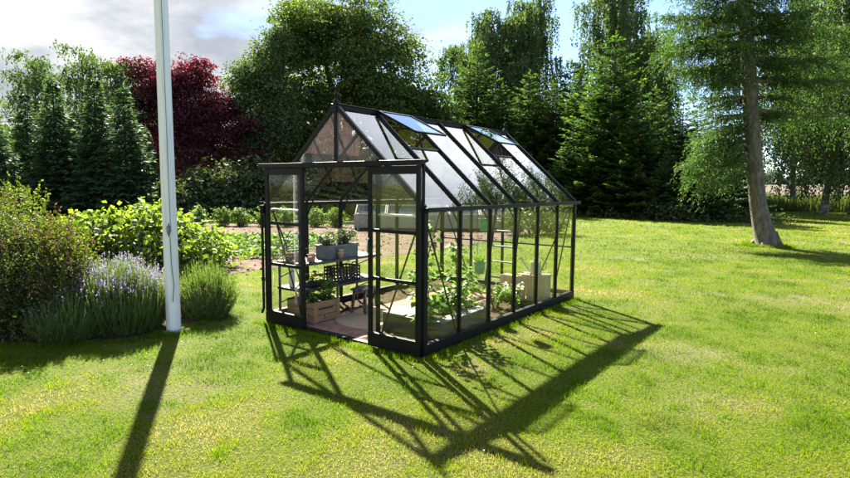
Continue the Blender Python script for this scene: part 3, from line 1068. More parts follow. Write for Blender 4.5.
def pot_profile(r, h, lip=0.12):
    return [(0.0, 0.004), (r * 0.68, 0.0), (r * 0.72, 0.0), (r * 0.93, h * 0.74), (r, h * 0.75), (r * 1.03, h * 0.99), (r * 1.0, h), (r * 0.9, h * 0.99), (r * 0.86, h * 0.72), (r * 0.6, h * 0.5), (0.0, h * 0.5)]


# on the top shelf (surface 0.736)
ZT = 0.737
pl = gthing('planter_box', 'ribbed zinc planter trough on the top shelf of the staging', 'planter', 0.86, 2.08, ZT)
m = MB()
a, b, c = 0.27, 0.115, 0.17
m.box(-a + .012, a - .012, -b + .012, b - .012, 0, 0.012)
for x0, x1, y0, y1 in ((-a, a, -b, -b + .011), (-a, a, b - .011, b), (-a, -a + .011, -b + .0115, b - .0115), (a - .011, a, -b + .0115, b - .0115)):
    m.box(x0, x1, y0, y1, 0.0, c)
for k in range(14):
    x = -a + 0.03 + (2 * a - .06) * k / 13
    m.box(x - .004, x + .004, -b - .005, -b - .0003, 0.02, c - .03)
for z in (0.05, 0.09, 0.13):
    m.box(-a + .01, a - .01, -b - .008, -b - .0053, z - .004, z + .004)
m.build('trough', MT['galv'], pl)
MB().box(-a - .008, a + .008, -b - .012, -b - .0005, c - .018, c + .004).box(-a - .008, a + .008, b + .0005, b + .012, c - .018, c + .004).build('rim', MT['galv'], pl)
MB().box(-a + .0115, a - .0115, -b + .0115, b - .0115, 0.0125, c - .025).build('soil', MT['bedsoil'], pl)
for k, (x, nm) in enumerate(((-0.16, 'left'), (0.0, 'middle'), (0.16, 'right'))):
    lb = ['cream variegated plant at the front door end of the zinc trough', 'cream variegated plant in the middle of the zinc trough',
          'cream variegated plant at the far end of the zinc trough, away from the doors'][k]
    q = gh(0.86 + x, 2.08, ZT + c - .03)
    small_plant('potted_plant', lb, 'plant', q, 15, 0.15, 0.18 + 0.03 * k, 0.046, 20, MT['pale'], 60 + k, 'plants in the zinc trough', petals=14)


def pot(label, s, t, z, r, h, mat, tilt=None, name='terracotta_pot', group='terracotta pots on the shelf'):
    o = gthing(name, label, 'plant pot', s, t, z, group=group)
    MB().lathe(pot_profile(r, h), 22).build('pot_body', mat, o)
    if tilt:
        o.rotation_euler = tilt
    return o


pot('upright chalky terracotta pot on top shelf beside the zinc trough', 0.32, 1.97, ZT, 0.052, 0.095, MT['terra_pale'])
p_ = pot('orange terracotta pot lying on its side on the top shelf', 0.22, 1.93, ZT + 0.042, 0.042, 0.075, MT['terra'], (R(96), 0, YAW + R(70)))
p_ = pot('brownish terracotta pot lying at the shelf edge near the door', 0.15, 1.945, ZT + 0.038, 0.036, 0.065, MT['terra'], (R(96), 0, YAW - R(60)))
sp = pot('small pale terracotta pot stacked with pots before the zinc trough', 0.77, 1.93, ZT, 0.042, 0.08, MT['terra_pale'])
MB().lathe([(0.026, 0.0), (0.034, 0.055), (0.036, 0.056), (0.038, 0.07), (0.033, 0.07), (0.028, 0.03), (0.0, 0.03)], 18, (0.004, 0, 0.05)).build('inner_pot', MT['terra_pale'], sp)

# wire basket with handle and little pots
wb = gthing('wire_basket', 'dark wire basket with an arched handle on the top shelf', 'basket', 0.21, 2.17, ZT)
m = MB()
a, b, c = 0.12, 0.085, 0.15
for z in (0.004, 0.075, 0.15):
    k = 1 + 0.15 * z / c
    m.tube([(-a * k, -b * k, z), (a * k, -b * k, z), (a * k, b * k, z), (-a * k, b * k, z), (-a * k, -b * k, z)], 0.005 if z < .14 else .008, 6)
for i in range(9):
    x = -a + 2 * a * i / 8
    for y in (-b, b):
        m.tube([(x, y, 0.004), (x * 1.15, y * 1.15, c)], 0.003, 5)
for i in range(1, 6):
    y = -b + 2 * b * i / 6
    for x in (-a, a):
        m.tube([(x, y, 0.004), (x * 1.15, y * 1.15, c)], 0.003, 5)
for i in range(7):
    x = -a + 2 * a * i / 6
    m.tube([(x, -b, 0.004), (x, b, 0.004)], 0.0025, 5)
m.build('wire_body', MT['frame'], wb)
pts = [(-0.138 * math.cos(q), 0, c + 0.20 * math.sin(q)) for q in np.linspace(0, PI, 15)]
MB().tube([(x, -0.02, z) for x, y, z in pts], 0.006, 6).tube([(x, 0.02, z) for x, y, z in pts], 0.006, 6).build('handle', MT['frame'], wb)
for i, (x, y) in enumerate(((-0.06, 0.0), (0.05, 0.02))):
    lb = ['terracotta pot in the wire basket, nearest its door side end', 'terracotta pot in the wire basket, at its inner end'][i]
    pot(lb, 0.21 + x, 2.17 + y, ZT + 0.008, 0.045, 0.10, MT['terra'], group='pots in the wire basket')

# second shelf (surface 0.416)
Z2 = 0.417
wk = gthing('wicker_basket', 'dark open weave basket with a loop handle on the lower shelf', 'basket', 0.93, 2.06, Z2)
m = MB()
a, b, c = 0.20, 0.12, 0.20
for k in range(5):
    z = 0.012 + (c - .024) * k / 4
    for x0, x1, y0, y1 in ((-a, a, -b - .004, -b + .004), (-a, a, b - .004, b + .004), (-a - .004, -a + .004, -b, b), (a - .004, a + .004, -b, b)):
        m.box(x0, x1, y0, y1, z - .011, z + .011)
for k in range(8):
    x = -a + 2 * a * k / 7
    for y in (-b - .007, b + .007):
        m.box(x - .011, x + .011, y - .003, y + .003, 0.0, c)
for k in range(1, 5):
    y = -b + 2 * b * k / 5
    for x in (-a - .007, a + .007):
        m.box(x - .003, x + .003, y - .011, y + .011, 0.0, c)
m.box(-a, a, -b, b, 0.0, 0.006)
m.build('basket_body', MT['darkwicker'], wk)
MB().tube([(0.10 + 0.055 * math.cos(q), -b, c - 0.01 + 0.06 * math.sin(q)) for q in np.linspace(0, PI, 11)], 0.008, 7).build('handle', MT['darkwicker'], wk)
o = gthing('bottle', 'tall white bottle standing on the lower shelf near the door', 'bottle', 0.20, 2.20, Z2)
MB().lathe([(0, 0), (0.036, 0), (0.038, 0.006), (0.038, 0.17), (0.030, 0.195), (0.016, 0.205), (0.016, 0.215), (0, 0.215)], 20).build('bottle_body', MT['white'], o)
MB().lathe([(0.019, 0.2155), (0.019, 0.24), (0.0, 0.24)], 16).build('cap', MT['white'], o)
tr = gthing('seed_tray', 'flat black plastic seed tray on the lower shelf', 'tray', 0.47, 2.06, Z2)
m = MB()
for i in range(5):
    for j in range(3):
        x, y = -0.15 + 0.075 * i, -0.08 + 0.08 * j
        for x0, x1, y0, y1 in ((x - .033, x + .033, y - .036, y - .033), (x - .033, x + .033, y + .033, y + .036), (x - .036, x - .033, y - .036, y + .036), (x + .033, x + .036, y - .036, y + .036)):
            m.box(x0, x1, y0, y1, 0.0, 0.045)
m.build('tray_cells', MT['shelf'], tr)
MB().box(-0.186, 0.186, -0.116, 0.116, 0.0, 0.028).build('compost', MT['bedsoil'], tr)
small_plant('seedling', 'small green seedling rising from the black seed tray', 'plant', gh(0.38, 2.04, Z2 + .028), 5, 0.06, 0.16, 0.040, 9, MT['tomato'], 71)

# crate with tomato plants under the shelf
cr = gthing('wooden_crate', 'brown slatted wooden crate on the brick floor under the shelf', 'crate', 0.36, 1.99, 0.025)
a, b, c = 0.215, 0.235, 0.255
m = MB()
for k in range(3):
    z0, z1 = 0.004 + k * 0.084, 0.082 + k * 0.084
    m.box(-a, a, -b, -b + .012, z0, z1)
    m.box(-a, a, b - .012, b, z0, z1)
    m.box(-a, -a + .014, -b + .0125, b - .0125, z0, z1)
    m.box(a - .014, a, -b + .0125, b - .0125, z0, z1)
m.build('slats', MT['wood'], cr, bevel=0.002)
m = MB()
for x in (-a + .03, a - .03):
    for y in (-b - .006, b + .006):
        MB().box(x - .028, x + .028, y - .0055, y + .0055, 0.0, c).build('corner_batten', MT['wood'], cr, bevel=0.002)
MB().box(-a + .0145, a - .0145, -b + .0125, b - .0125, 0.003, 0.16).build('compost', MT['bedsoil'], cr)
m = MB()
m.box(-0.135, 0.10, -b - .0025, -b - .0005, 0.150, 0.172)
m.build('handle_slot', MT['black'], cr)
m = MB()
m.box(-0.037, -0.027, -b - .0025, -b - .0005, 0.03, 0.078)
m.box(-0.045, -0.019, -b - .0025, -b - .0006, 0.025, 0.0298)
m.box(-0.045, -0.0372, -b - .0025, -b - .0006, 0.066, 0.0718)
m.build('number_marking', MT['black'], cr)
small_plant('tomato_plant', 'taller leafy tomato plant growing in the slatted crate, centre', 'plant', gh(0.42, 1.83, 0.18), 12, 0.16, 0.44, 0.068, 16, MT['tomato'], 72, 'tomato plants in the crate')
small_plant('tomato_plant', 'short bushy tomato plant in the slatted crate beside the taller one', 'plant', gh(0.27, 1.86, 0.18), 11, 0.16, 0.24, 0.06, 14, MT['tomato'], 73, 'tomato plants in the crate')

# stool
st = gthing('stool', 'small worn black wooden stool on the jute rug', 'stool', 1.00, 1.72, 0.033, rot=R(8))
MB().box(-0.16, 0.16, -0.115, 0.115, 0.29, 0.318).build('seat', MT['stool'], st, bevel=0.005)
for x in (-1, 1):
    for y in (-1, 1):
        MB().bar((x * 0.145, y * 0.105, 0.0), (x * 0.115, y * 0.08, 0.2895), 0.036, 0.032, (0, 1, 0)).build('leg', MT['stool'], st, bevel=0.004)
MB().box(-0.10, 0.10, -0.085, -0.07, 0.235, 0.285).box(-0.10, 0.10, 0.07, 0.085, 0.235, 0.285).build('apron', MT['stool'], st)

# raised bed by the right wall
rb = gthing('raised_bed', 'low dark box bed with a pale grey top inside the right wall', 'raised bed', 0.0, 0.0, 0.0)
m = MB()
m.box(0.40, 1.35, 0.86, 0.885, 0.03, 0.24)
m.box(0.40, 1.35, 0.07, 0.095, 0.03, 0.24)
m.box(0.40, 0.425, 0.0955, 0.8595, 0.03, 0.24)
m.box(1.325, 1.35, 0.0955, 0.8595, 0.03, 0.24)
for z in (0.10, 0.17):
    m.box(0.3965, 0.3995, 0.07, 0.885, z - .003, z + .003)
m.build('side_board', MT['bedside'], rb)
m = MB()
m.box(0.39, 1.36, 0.58, 0.89, 0.2405, 0.256)
m.box(0.39, 1.36, 0.06, 0.20, 0.2405, 0.256)
m.build('cover', MT['bedtop'], rb)
MB().box(0.4255, 1.3245, 0.2005, 0.5795, 0.04, 0.225).build('soil', MT['bedsoil'], rb)

# climbing plants with spiral stakes
def climber(label, s, t, z, h, seed, n=70, leaf=0.085, group='climbing plants on spiral stakes', mat='tomato'):
    rng = np.random.default_rng(seed)
    o = gthing('climbing_plant', label, 'plant', s, t, z, group=group)
    pts = [(0.014 * math.cos(q * 5.0), 0.014 * math.sin(q * 5.0), h * 1.08 * q / 12) for q in np.linspace(0, 12, 60)]
    MB().tube(pts, 0.004, 5).build('spiral_stake', MT['frame'], o)
    pts = [(0.02 * math.sin(z_ * 9), 0.02 * math.cos(z_ * 7), z_) for z_ in np.linspace(0, h, 14)]
    MB().tube(pts, [0.007 - .004 * i / 13 for i in range(14)], 6).build('stem', MT['tomato'], o)
    f = rng.random(n) ** 0.9
    a = rng.uniform(0, 2 * PI, n)
    d = np.stack([np.cos(a), np.sin(a), rng.uniform(-.2, .4, n)], 1)
    rr = (0.05 + 0.14 * rng.random(n) * (1.1 - 0.6 * f))[:, None]
    C = np.stack([0 * f, 0 * f, f * h], 1) + d * rr
    A = d + np.array([0, 0, -.5])
    Nn = np.array([0, 0, 1.0]) + d * .5 + rng.normal(size=(n, 3)) * .45
    L = leaf * (0.5 + 0.8 * rng.random(n)) * (1.15 - 0.45 * f)
    link('leaves', fast_mesh('leaves', leaf_quads(C, A, Nn, L, L * .85), 4, rng.random(n)), MT[mat], o)
    return o


climber('tall leafy climber on a spiral stake just inside the right front corner', 0.46, 0.30, 0.22, 1.08, 81, 180, 0.088)
climber('broad leaved climber with big pale leaves behind the right door leaf', 1.25, 1.02, 0.05, 0.85, 82, 90, 0.115)
climber('young climber on a stake in the soil under the lower green pot', 1.75, 0.55, 0.05, 0.55, 83, 70, 0.095)
climber('second leafy climber at the right wall, behind the tallest one', 0.95, 0.26, 0.22, 0.80, 84, 150, 0.095)
climber('leafy climber between the raised bed and the brick path', 1.42, 0.42, 0.05, 0.62, 85, 90, 0.09)
lows = [(0.62, 0.40, 0.22, 'low bushy plant at the near end of the raised bed'), (0.95, 0.38, 0.22, 'low bushy plant in the middle of the raised bed'),
        (1.20, 0.42, 0.22, 'low bushy plant at the far end of the raised bed'),
        (2.20, 0.45, 0.05, 'bushy plant with white flowers between the young climber and the crates'),
        (2.50, 0.36, 0.05, 'white flowered plant close before the standing crates'), (2.30, 0.22, 0.05, 'low white flowered plant nearest the right glass wall')]
for i, (s, t, z, lb) in enumerate(lows):
    small_plant('leafy_plant', lb, 'plant', gh(s, t, z), 11, 0.19, 0.26 if i < 3 else 0.30, 0.055, 22, MT['tomato'] if i != 4 else MT['pale'], 90 + i, 'low plants along the right wall', petals=0 if i < 3 else 22)

# hanging pots
def hanging_pot(label, s, t, z, mat, r=0.074, h=0.165):
    o = gthing('hanging_pot', label, 'hanging pot', s, t, z, group='green hanging pots')
    MB().lathe([(0, 0.004), (r * .74, 0.0), (r * .76, 0.004), (r * .88, h * .5), (r * .93, h * .52), (r * .9, h * .56), (r, h * .93), (r * 1.06, h * .94), (r * 1.06, h), (r * .97, h), (r * .9, h * .75), (0, h * .75)], 26).build('pot_body', mat, o)
    return o


hp = hanging_pot('upper mint green pot hanging high near the roof, on its own wire', 1.90, 0.46, 1.10, MT['greenpot'])
zt = GE + (GR - GE) * 0.46 / (GW / 2) - 0.02
MB().tube([(-0.074, 0, 0.16), (0, 0, 0.30), (0.074, 0, 0.16)], 0.0025, 5).tube([(0, 0, 0.30), (0, 0, zt - 1.10)], 0.0025, 5).build('wire', MT['frame'], hp)
hp2 = hanging_pot('lower sage green pot hanging on a zigzag chain, with grassy plant', 1.86, 0.50, 0.55, MT['sagepot'], 0.078, 0.165)
zz = [(0.02 * (-1) ** i, 0, 0.20 + i * 0.037) for i in range(10)]
MB().tube([(-0.078, 0, 0.16), (0, 0, 0.24)], 0.0025, 5).tube([(0.078, 0, 0.16), (0, 0, 0.24)], 0.0025, 5).tube([(-0.06, 0, 0.2)] + [(x - 0.06, 0, z) for x, y, z in zz] + [(-0.06, 0, zt - 0.55)], 0.003, 5).build('chain', MT['frame'], hp2)
rng = np.random.default_rng(5)
n = 260
a = rng.uniform(0, 2 * PI, n)
rr = 0.06 * rng.random(n) ** .5
B = np.stack([np.cos(a) * rr, np.sin(a) * rr, np.full(n, 0.125)], 1)
T = B + np.stack([np.cos(a) * .05 * rng.random(n), np.sin(a) * .05 * rng.random(n), 0.07 + 0.07 * rng.random(n)], 1)
o_ = np.stack([np.sin(a), -np.cos(a), 0 * a], 1) * .004
gp = link('chive_plant', fast_mesh('chive_plant', np.stack([B - o_, B + o_, T], 1), 3, rng.random(n)), MT['tomato'], None, gh(1.86, 0.50, 0.55), YAW)
tag(gp, 'tuft of bright grassy chives growing in the lower hanging pot', 'plant')

# ladder
ld = gthing('ladder', 'black ladder with grey rungs leaning on the rear glass wall', 'ladder', 3.32, 1.05, 0.05)
for y in (-0.235, 0.235):
    MB().bar((0, y, 0), (0.30, y * 0.92, 1.28), 0.026, 0.034, (0, 1, 0)).build('rail', MT['frame'], ld)
for z in (0.20, 0.44, 0.68, 0.92, 1.16):
    x = 0.30 * z / 1.28
    MB().tube([(x, -0.222, z), (x, 0.222, z)], 0.013, 8).build('rung', MT['galv'], ld)

# standing crates and watering can
def standing_crate(label, s, t, rot, w, d, h, name='wooden_crate'):
    o = gthing(name, label, 'crate', s, t, 0.05, rot, 'bleached crates by the right wall')
    m = MB()
    n = 3
    for k in range(n):
        y0 = -d / 2 + k * d / n + 0.006
        m.box(-w / 2, -w / 2 + .012, y0, y0 + d / n - .012, 0, h)
        m.box(w / 2 - .012, w / 2, y0, y0 + d / n - .012, 0, h)
        m.box(-w / 2 + .0125, w / 2 - .0125, y0, y0 + d / n - .012, 0.001, 0.013)
        m.box(-w / 2 + .0125, w / 2 - .0125, y0, y0 + d / n - .012, h - .013, h - .001)
    m.box(-w / 2 + .0125, w / 2 - .0125, -d / 2, -d / 2 + .010, 0.0135, h - .0135)
    m.build('boards', MT['palewood'], o, bevel=0.002)
    return o


standing_crate('bleached wooden crate on end under the watering can', 3.05, 0.30, R(4), 0.25, 0.42, 0.37)
standing_crate('open bleached crate leaning its boards beside the watering can crate', 2.82, 0.55, R(-14), 0.16, 0.30, 0.36)
wc = gthing('watering_can', 'sage beige metal watering can on top of the bleached crate', 'watering can', 3.05, 0.28, 0.425, R(96))
MB().lathe([(0, 0), (0.082, 0.0), (0.084, 0.004), (0.074, 0.17), (0.076, 0.175), (0.066, 0.175), (0.066, 0.12), (0, 0.12)], 28).build('can_body', MT['canbeige'], wc)
MB().tube([(0.075, 0, 0.04), (0.14, 0, 0.10), (0.215, 0, 0.195)], [0.020, 0.015, 0.012], 12).build('spout', MT['canbeige'], wc)
d_ = Vector((0.62, 0, 0.78))
MB().tube([Vector((0.212, 0, 0.19)), Vector((0.212, 0, 0.19)) + d_ * 0.03, Vector((0.212, 0, 0.19)) + d_ * 0.036], [0.013, 0.034, 0.034], 14).build('rose', MT['canbeige'], wc)
MB().tube([(-0.078, 0, 0.05), (-0.15, 0, 0.09), (-0.155, 0, 0.17), (-0.08, 0, 0.235), (0.01, 0, 0.245), (0.05, 0, 0.175)], 0.009, 9).build('handle', MT['canbeige'], wc)

# ------------------------------------------------------------------ flagpole
fb = Vector((-2.86, 6.30, 0))
fp = thing('flagpole', 'tall white flagpole standing on the lawn by the lavender bed', 'flagpole', fb)
top = Vector((-0.035, 0.0, 8.6))
MB().tube([(0, 0, -0.02), (0, 0, 0.05), top * 0.5, top], [0.080, 0.079, 0.070, 0.058], 20).build('pole', MT['pole'], fp)
MB().lathe([(0.0, 0.09), (0.03, 0.08), (0.062, 0.05), (0.07, 0.0), (0.066, -0.06), (0.058, -0.061), (0, -0.061)], 18, (top.x, top.y, top.z + 0.062)).build('cap', MT['alu'], fp)
m = MB()
cz = 1.18
cx_ = 0.030
m.tube([(cx_, -0.070, cz - .02), (cx_, -0.105, cz - .02)], 0.012, 8)
m.tube([(cx_, -0.105, cz - .085), (cx_ + .004, -0.11, cz - .02), (cx_, -0.105, cz + .065)], [0.006, 0.013, 0.006], 8)
for k in range(5):
    m.tube([(cx_ + .02 * math.cos(q), -0.105 + .012 * math.sin(q * 2), cz - .02 + (0.045 + .004 * k) * math.sin(q)) for q in np.linspace(0, 2 * PI, 15)], 0.004, 5)
m.build('cleat', MT['galv'], fp)
MB().tube([(cx_ + .012, -0.085, cz - .02), (cx_ + 0.006, -0.086, 2.6), (cx_ - .01, -0.084, 5.0), (cx_ - .03, -0.07, 8.55)], 0.004, 6).tube([(cx_ + .004, -0.088, cz - .09), (cx_ + .01, -0.093, 0.8), (cx_ + .026, -0.084, 0.55), (cx_ + .012, -0.093, 0.36)], 0.005, 6).build('halyard_rope', MT['galv'], fp)
rng = np.random.default_rng(6)
m = MB()
for k in range(9):
    a = rng.uniform(0, 2 * PI)
    r_ = rng.uniform(0.10, 0.15)
    x, y = math.cos(a) * r_, math.sin(a) * r_
    s_ = rng.uniform(.018, .038)
    m.lathe([(0, s_), (s_ * .7, s_ * .85), (s_ * 1.1, s_ * .4), (s_, -0.01)], 7, (x, y, 0))
m.build('base_stone', MT['greywood'], fp)


# ------------------------------------------------------------------ shrubs and borders
def shrub(name, label, cat, lobes, clumps, per, leaf, spread, mat, seed, group=None, asp=0.6, stems=True, sprigs=0, base=None, shell=0.5, twigmat='twig', droop=.25, sprig_h=0.4, pink=0.0):
    rng = np.random.default_rng(seed)
    c0 = np.mean([l[0] for l in lobes], axis=0) if base is None else np.array(base)
    root = Vector((c0[0], c0[1], 0))
    ll = [((l[0][0] - root.x, l[0][1] - root.y, l[0][2]), l[1], l[2] if len(l) > 2 else np.prod(l[1]) ** (2 / 3)) for l in lobes]
    V, var, cc = lobe_leaves(ll, clumps, per, leaf, spread, rng, asp=asp, shell=shell, droop=droop)
    keep = V[:, :, 2].min(axis=1) > 0.01
    V, var = V[keep], var[keep]
    if sprigs:
        Vs, vs = [V], [var]
        for k in range(sprigs):
            l = ll[rng.integers(len(ll))]
            d = rnd_dirs(1, rng)[0]
            d[2] = abs(d[2]) + 0.35
            d = unit(d)
            p0 = np.array(l[0]) + d * np.array(l[1]) * 0.9
            dirn = unit(d * .5 + np.array([0, 0, 1.0]))
            n = 22
            f = rng.random(n)
            P = p0 + dirn * (f * sprig_h * rng.uniform(.3, 1))[:, None] + rng.normal(size=(n, 3)) * 0.012
            A = unit(rng.normal(size=(n, 3)) + dirn)
            L = leaf * (0.6 + .7 * rng.random(n))
            Vs.append(leaf_quads(P, A, rnd_dirs(n, rng), L, L * asp, base=True))
            vs.append(np.ones(n) if rng.random() < pink else 0.5 + .45 * rng.random(n))
        V, var = np.concatenate(Vs), np.concatenate(vs)
    t = thing(name, label, cat, root, 0, group)
    link('foliage', fast_mesh('foliage', V, 4, var), mat, t)
    if stems:
        m = MB()
        for c in cc[rng.choice(len(cc), min(26, len(cc)), replace=False)]:
            e = Vector(c)
            b = Vector((e.x * 0.25, e.y * 0.25, -0.02))
            mid = b.lerp(e, .5) + Vector((0, 0, .08 * e.z))
            r_ = 0.012 + 0.006 * max(l[1][0] for l in ll)
            m.tube([b, mid, e], [r_, r_ * .7, r_ * .3], 5, cap=False)
        m.build('stem', MT[twigmat], t)
    return t


# the big dark shrub at the left edge
shrub('berberis_shrub', 'big dark shrub with yellow green tips and dusky flower sprays at left edge', 'shrub',
      [((-5.25, 6.6, 0.636), (0.85, 0.85, 0.704)), ((-4.60, 6.45, 0.516), (0.62, 0.70, 0.581)), ((-4.22, 6.30, 0.413), (0.46, 0.55, 0.475)), ((-5.9, 6.9, 0.731), (0.8, 0.9, 0.792)), ((-4.75, 6.0, 0.275), (0.75, 0.3, 0.317)), ((-4.9, 6.3, 1.075), (0.35, 0.35, 0.282)), ((-4.4, 6.5, 0.860), (0.28, 0.3, 0.229)), ((-4.05, 6.3, 0.731), (0.24, 0.26, 0.194)), ((-3.95, 6.1, 0.430), (0.22, 0.25, 0.229)), ((-5.4, 6.4, 1.247), (0.3, 0.3, 0.246))],
      2300, 28, 0.034, 0.085, MT['shrub'], 101, asp=0.55, sprigs=620, shell=0.6, sprig_h=0.40, pink=0.3)
shrub('spindle_shrub', 'taller loose shrub with rising sprigs behind the dark shrub at left edge', 'shrub',
      [((-6.0, 8.0, 0.85), (0.7, 0.6, 0.7)), ((-6.9, 8.0, 0.95), (0.8, 0.7, 0.75))], 300, 24, 0.045, 0.10, MT['shrub'], 102, sprigs=90, sprig_h=.4)

# currant / hydrangea bushes behind
cur = [(105, 11.2, 0.95, 1.00, 'broad leaved light green bush behind the dark shrub, leftmost of three'), (150, 11.0, 1.15, 1.18, 'biggest broad leaved yellow green bush, in the middle behind the flagpole'),
       (183, 10.8, 0.68, 0.72, 'broad leaved bush just right of the flagpole, beside the soil plot')]
for i, (px, Y, r_, h_, lb) in enumerate(cur):
    c = at(px, 240, Y)
    shrub('currant_bush', lb, 'bush', [((c.x, Y, h_ * .5), (r_, 0.9, h_ * .52)), ((c.x + r_ * .35, Y - .35, h_ * .36), (r_ * .6, .7, h_ * .4)), ((c.x - r_ * .3, Y + .2, h_ * .62), (r_ * .5, .6, h_ * .42))],
          520, 16, 0.10, 0.16, MT['currant'], 110 + i, 'broad leaved bushes behind the lavender', asp=0.85, sprigs=14, sprig_h=.25)

# lavender
def lavender(name, label, cat, c, rx, ry, h, n, seed, flowers=True, mat='lavleaf', few=0.75, jit=0.035):
    rng = np.random.default_rng(seed)
    t = thing(name, label, cat, (c[0], c[1], 0))
    a = rng.uniform(0, 2 * PI, n)
    r_ = rng.random(n) ** 0.5
    dx, dy = np.cos(a) * r_, np.sin(a) * r_
    B = np.stack([dx * rx * .72, dy * ry * .72, np.zeros(n)], 1)
    hh = h * (1.0 - 0.45 * r_ ** 2) * rng.uniform(.72, 1.06, n)
    Tp = np.stack([dx * rx * 1.05, dy * ry * 1.05, hh], 1) + rng.normal(size=(n, 3)) * jit * np.array([1, 1, 1.3])
    Mid = (B + Tp) / 2 + np.stack([dx * rx * .12, dy * ry * .12, 0.10 * hh], 1)
    w = 0.0035
    side = unit(np.stack([-np.sin(a + rng.normal(size=n)), np.cos(a + rng.normal(size=n)), 0 * a], 1)) * w
    V1 = np.stack([B - side, B + side, Mid + side, Mid - side], 1)
    V2 = np.stack([Mid - side, Mid + side, Tp + side * .6, Tp - side * .6], 1)
    # leaves along the lower two thirds
    k = 13
    rep = np.repeat(np.arange(n), k)
    f = rng.random(n * k) * (0.82 if flowers else 1.0)
    P = (1 - f)[:, None] ** 2 * B[rep] + (2 * f * (1 - f))[:, None] * Mid[rep] + (f ** 2)[:, None] * Tp[rep]
    A = unit((Tp - B)[rep] * .9 + rng.normal(size=(n * k, 3)) * .42)
    LV = leaf_quads(P, A, rnd_dirs(n * k, rng), 0.042 * (.6 + .8 * rng.random(n * k)), 0.0065, base=True)
    V = np.concatenate([V1, V2, LV])
    var = np.concatenate([np.full(2 * n, .45), rng.random(n * k)])
    link('foliage', fast_mesh('foliage', V, 4, var), MT[mat], t)
    if flowers:
        k = 7
        top = np.where((rng.random(n) < few) & ((Tp[:, 2] > .60 * h) | (rng.random(n) < .12)))[0]
        rep = np.repeat(top, k)
        dirn = unit(Tp - Mid)[rep]
        P = Tp[rep] + dirn * (rng.random(len(rep)) * .085 - .03)[:, None] + rng.normal(size=(len(rep), 3)) * .004
        FV = leaf_quads(P, dirn + rng.normal(size=(len(rep), 3)) * .6, rnd_dirs(len(rep), rng), 0.017, 0.011)
        link('flower_spikes', fast_mesh('flower_spikes', FV, 4, rng.random(len(rep))), MT['lavflower'], t)
    return t


lavender('lavender_bush', 'lavender in violet flower directly left of the flagpole', 'lavender', (-3.46, 6.36), 0.52, 0.48, 0.80, 3400, 121, few=.42)
lavender('lavender_bush', 'shaded lavender with few flowers between dark shrub and flowering lavender', 'lavender', (-3.86, 5.98), 0.36, 0.34, 0.50, 1900, 122, few=0.10)
lavender('rosemary_bush', 'narrow leaved green bush without flowers directly right of the flagpole', 'bush', (-2.78, 7.05), 0.36, 0.34, 0.62, 1500, 123, flowers=False, jit=0.065)

# round bushes in a row at the far edge of the plot
balls = [(199, 'leftmost of the row'), (222.5, 'second from left'), (241, 'third from left'), (263.5, 'by the left edge of the greenhouse'),
         (286, 'seen through the left door leaf'), (316, 'just right of the left door leaf'), (336, 'seen through the open doorway centre')]
for i, (px, lb) in enumerate(balls):
    c = at(px, 216, 22.6)
    r_ = 0.27 + 0.03 * (i % 3)
    shrub('round_bush', 'small round green bush on the bare soil, ' + lb, 'bush', [((c.x, 22.6, 0.36), (r_, r_, 0.40))], 70, 18, 0.085, 0.085, MT['ball'], 130 + i,
          'round bushes along the far edge of the plot', asp=.6)

# strawberry bed: low leaves nobody could count
rng = np.random.default_rng(14)
n = 9500
X = rng.uniform(-9.5, -1.3, n)
Y = rng.uniform(12.6, 17.6, n)
row = np.abs(((Y * 1.0 + 0.12 * X) % 1.05) - .5)
k = (row < .40) & (X < -1.6 - 0.20 * (20 - Y)) & (X > -8.8)
X, Y = X[k], Y[k]
n = len(X)
C = np.stack([X, Y, 0.02 + 0.17 * rng.random(n)], 1)
Nn = unit(rng.normal(size=(n, 3)) * .55 + np.array([0, 0, 1]))
L = 0.13 * (.6 + .8 * rng.random(n))
o = link('strawberry_leaves', fast_mesh('strawberry_leaves', leaf_quads(C, np.cross(Nn, rnd_dirs(n, rng)), Nn, L, L * .8), 4, rng.random(n)), MT['strawb'])
tag(o, 'rows of low leafy strawberries covering part of the vegetable plot', 'strawberries', kind='stuff')
# crumbs and weeds on the soil
n = 1500
X = rng.uniform(-8, 3, n)
Y = rng.uniform(9.5, 25, n)
k = in_poly(X, Y, PLOT)
X, Y = X[k], Y[k]
n = len(X)
s_ = rng.uniform(.012, .045, n)
C = np.stack([X, Y, 0.006 + s_ * .15], 1)
Nn = unit(rng.normal(size=(n, 3)) * .6 + np.array([0, 0, 1]))
A = unit(np.cross(Nn, rnd_dirs(n, rng)))
B = np.cross(Nn, A)
P4 = [C + A * s_[:, None], C + B * s_[:, None] * .8, C - A * s_[:, None] * .9, C - B * s_[:, None]]
Tq = C + Nn * s_[:, None] * .7
tri = np.concatenate([np.stack([P4[i], P4[(i + 1) % 4], Tq], 1) for i in range(4)])
o = link('soil_clods', fast_mesh('soil_clods', tri, 3), MT['soil'])
tag(o, 'loose clods of dry soil strewn over the vegetable plot', 'soil', kind='stuff')

# timber edging at the far side of the plot
o = MB().box(-15, 4.6, 24.0, 24.14, -0.02, 0.13).build('timber_edging', MT['greywood'])
tag(o, 'long grey timber edging board behind the round bushes', 'edging')

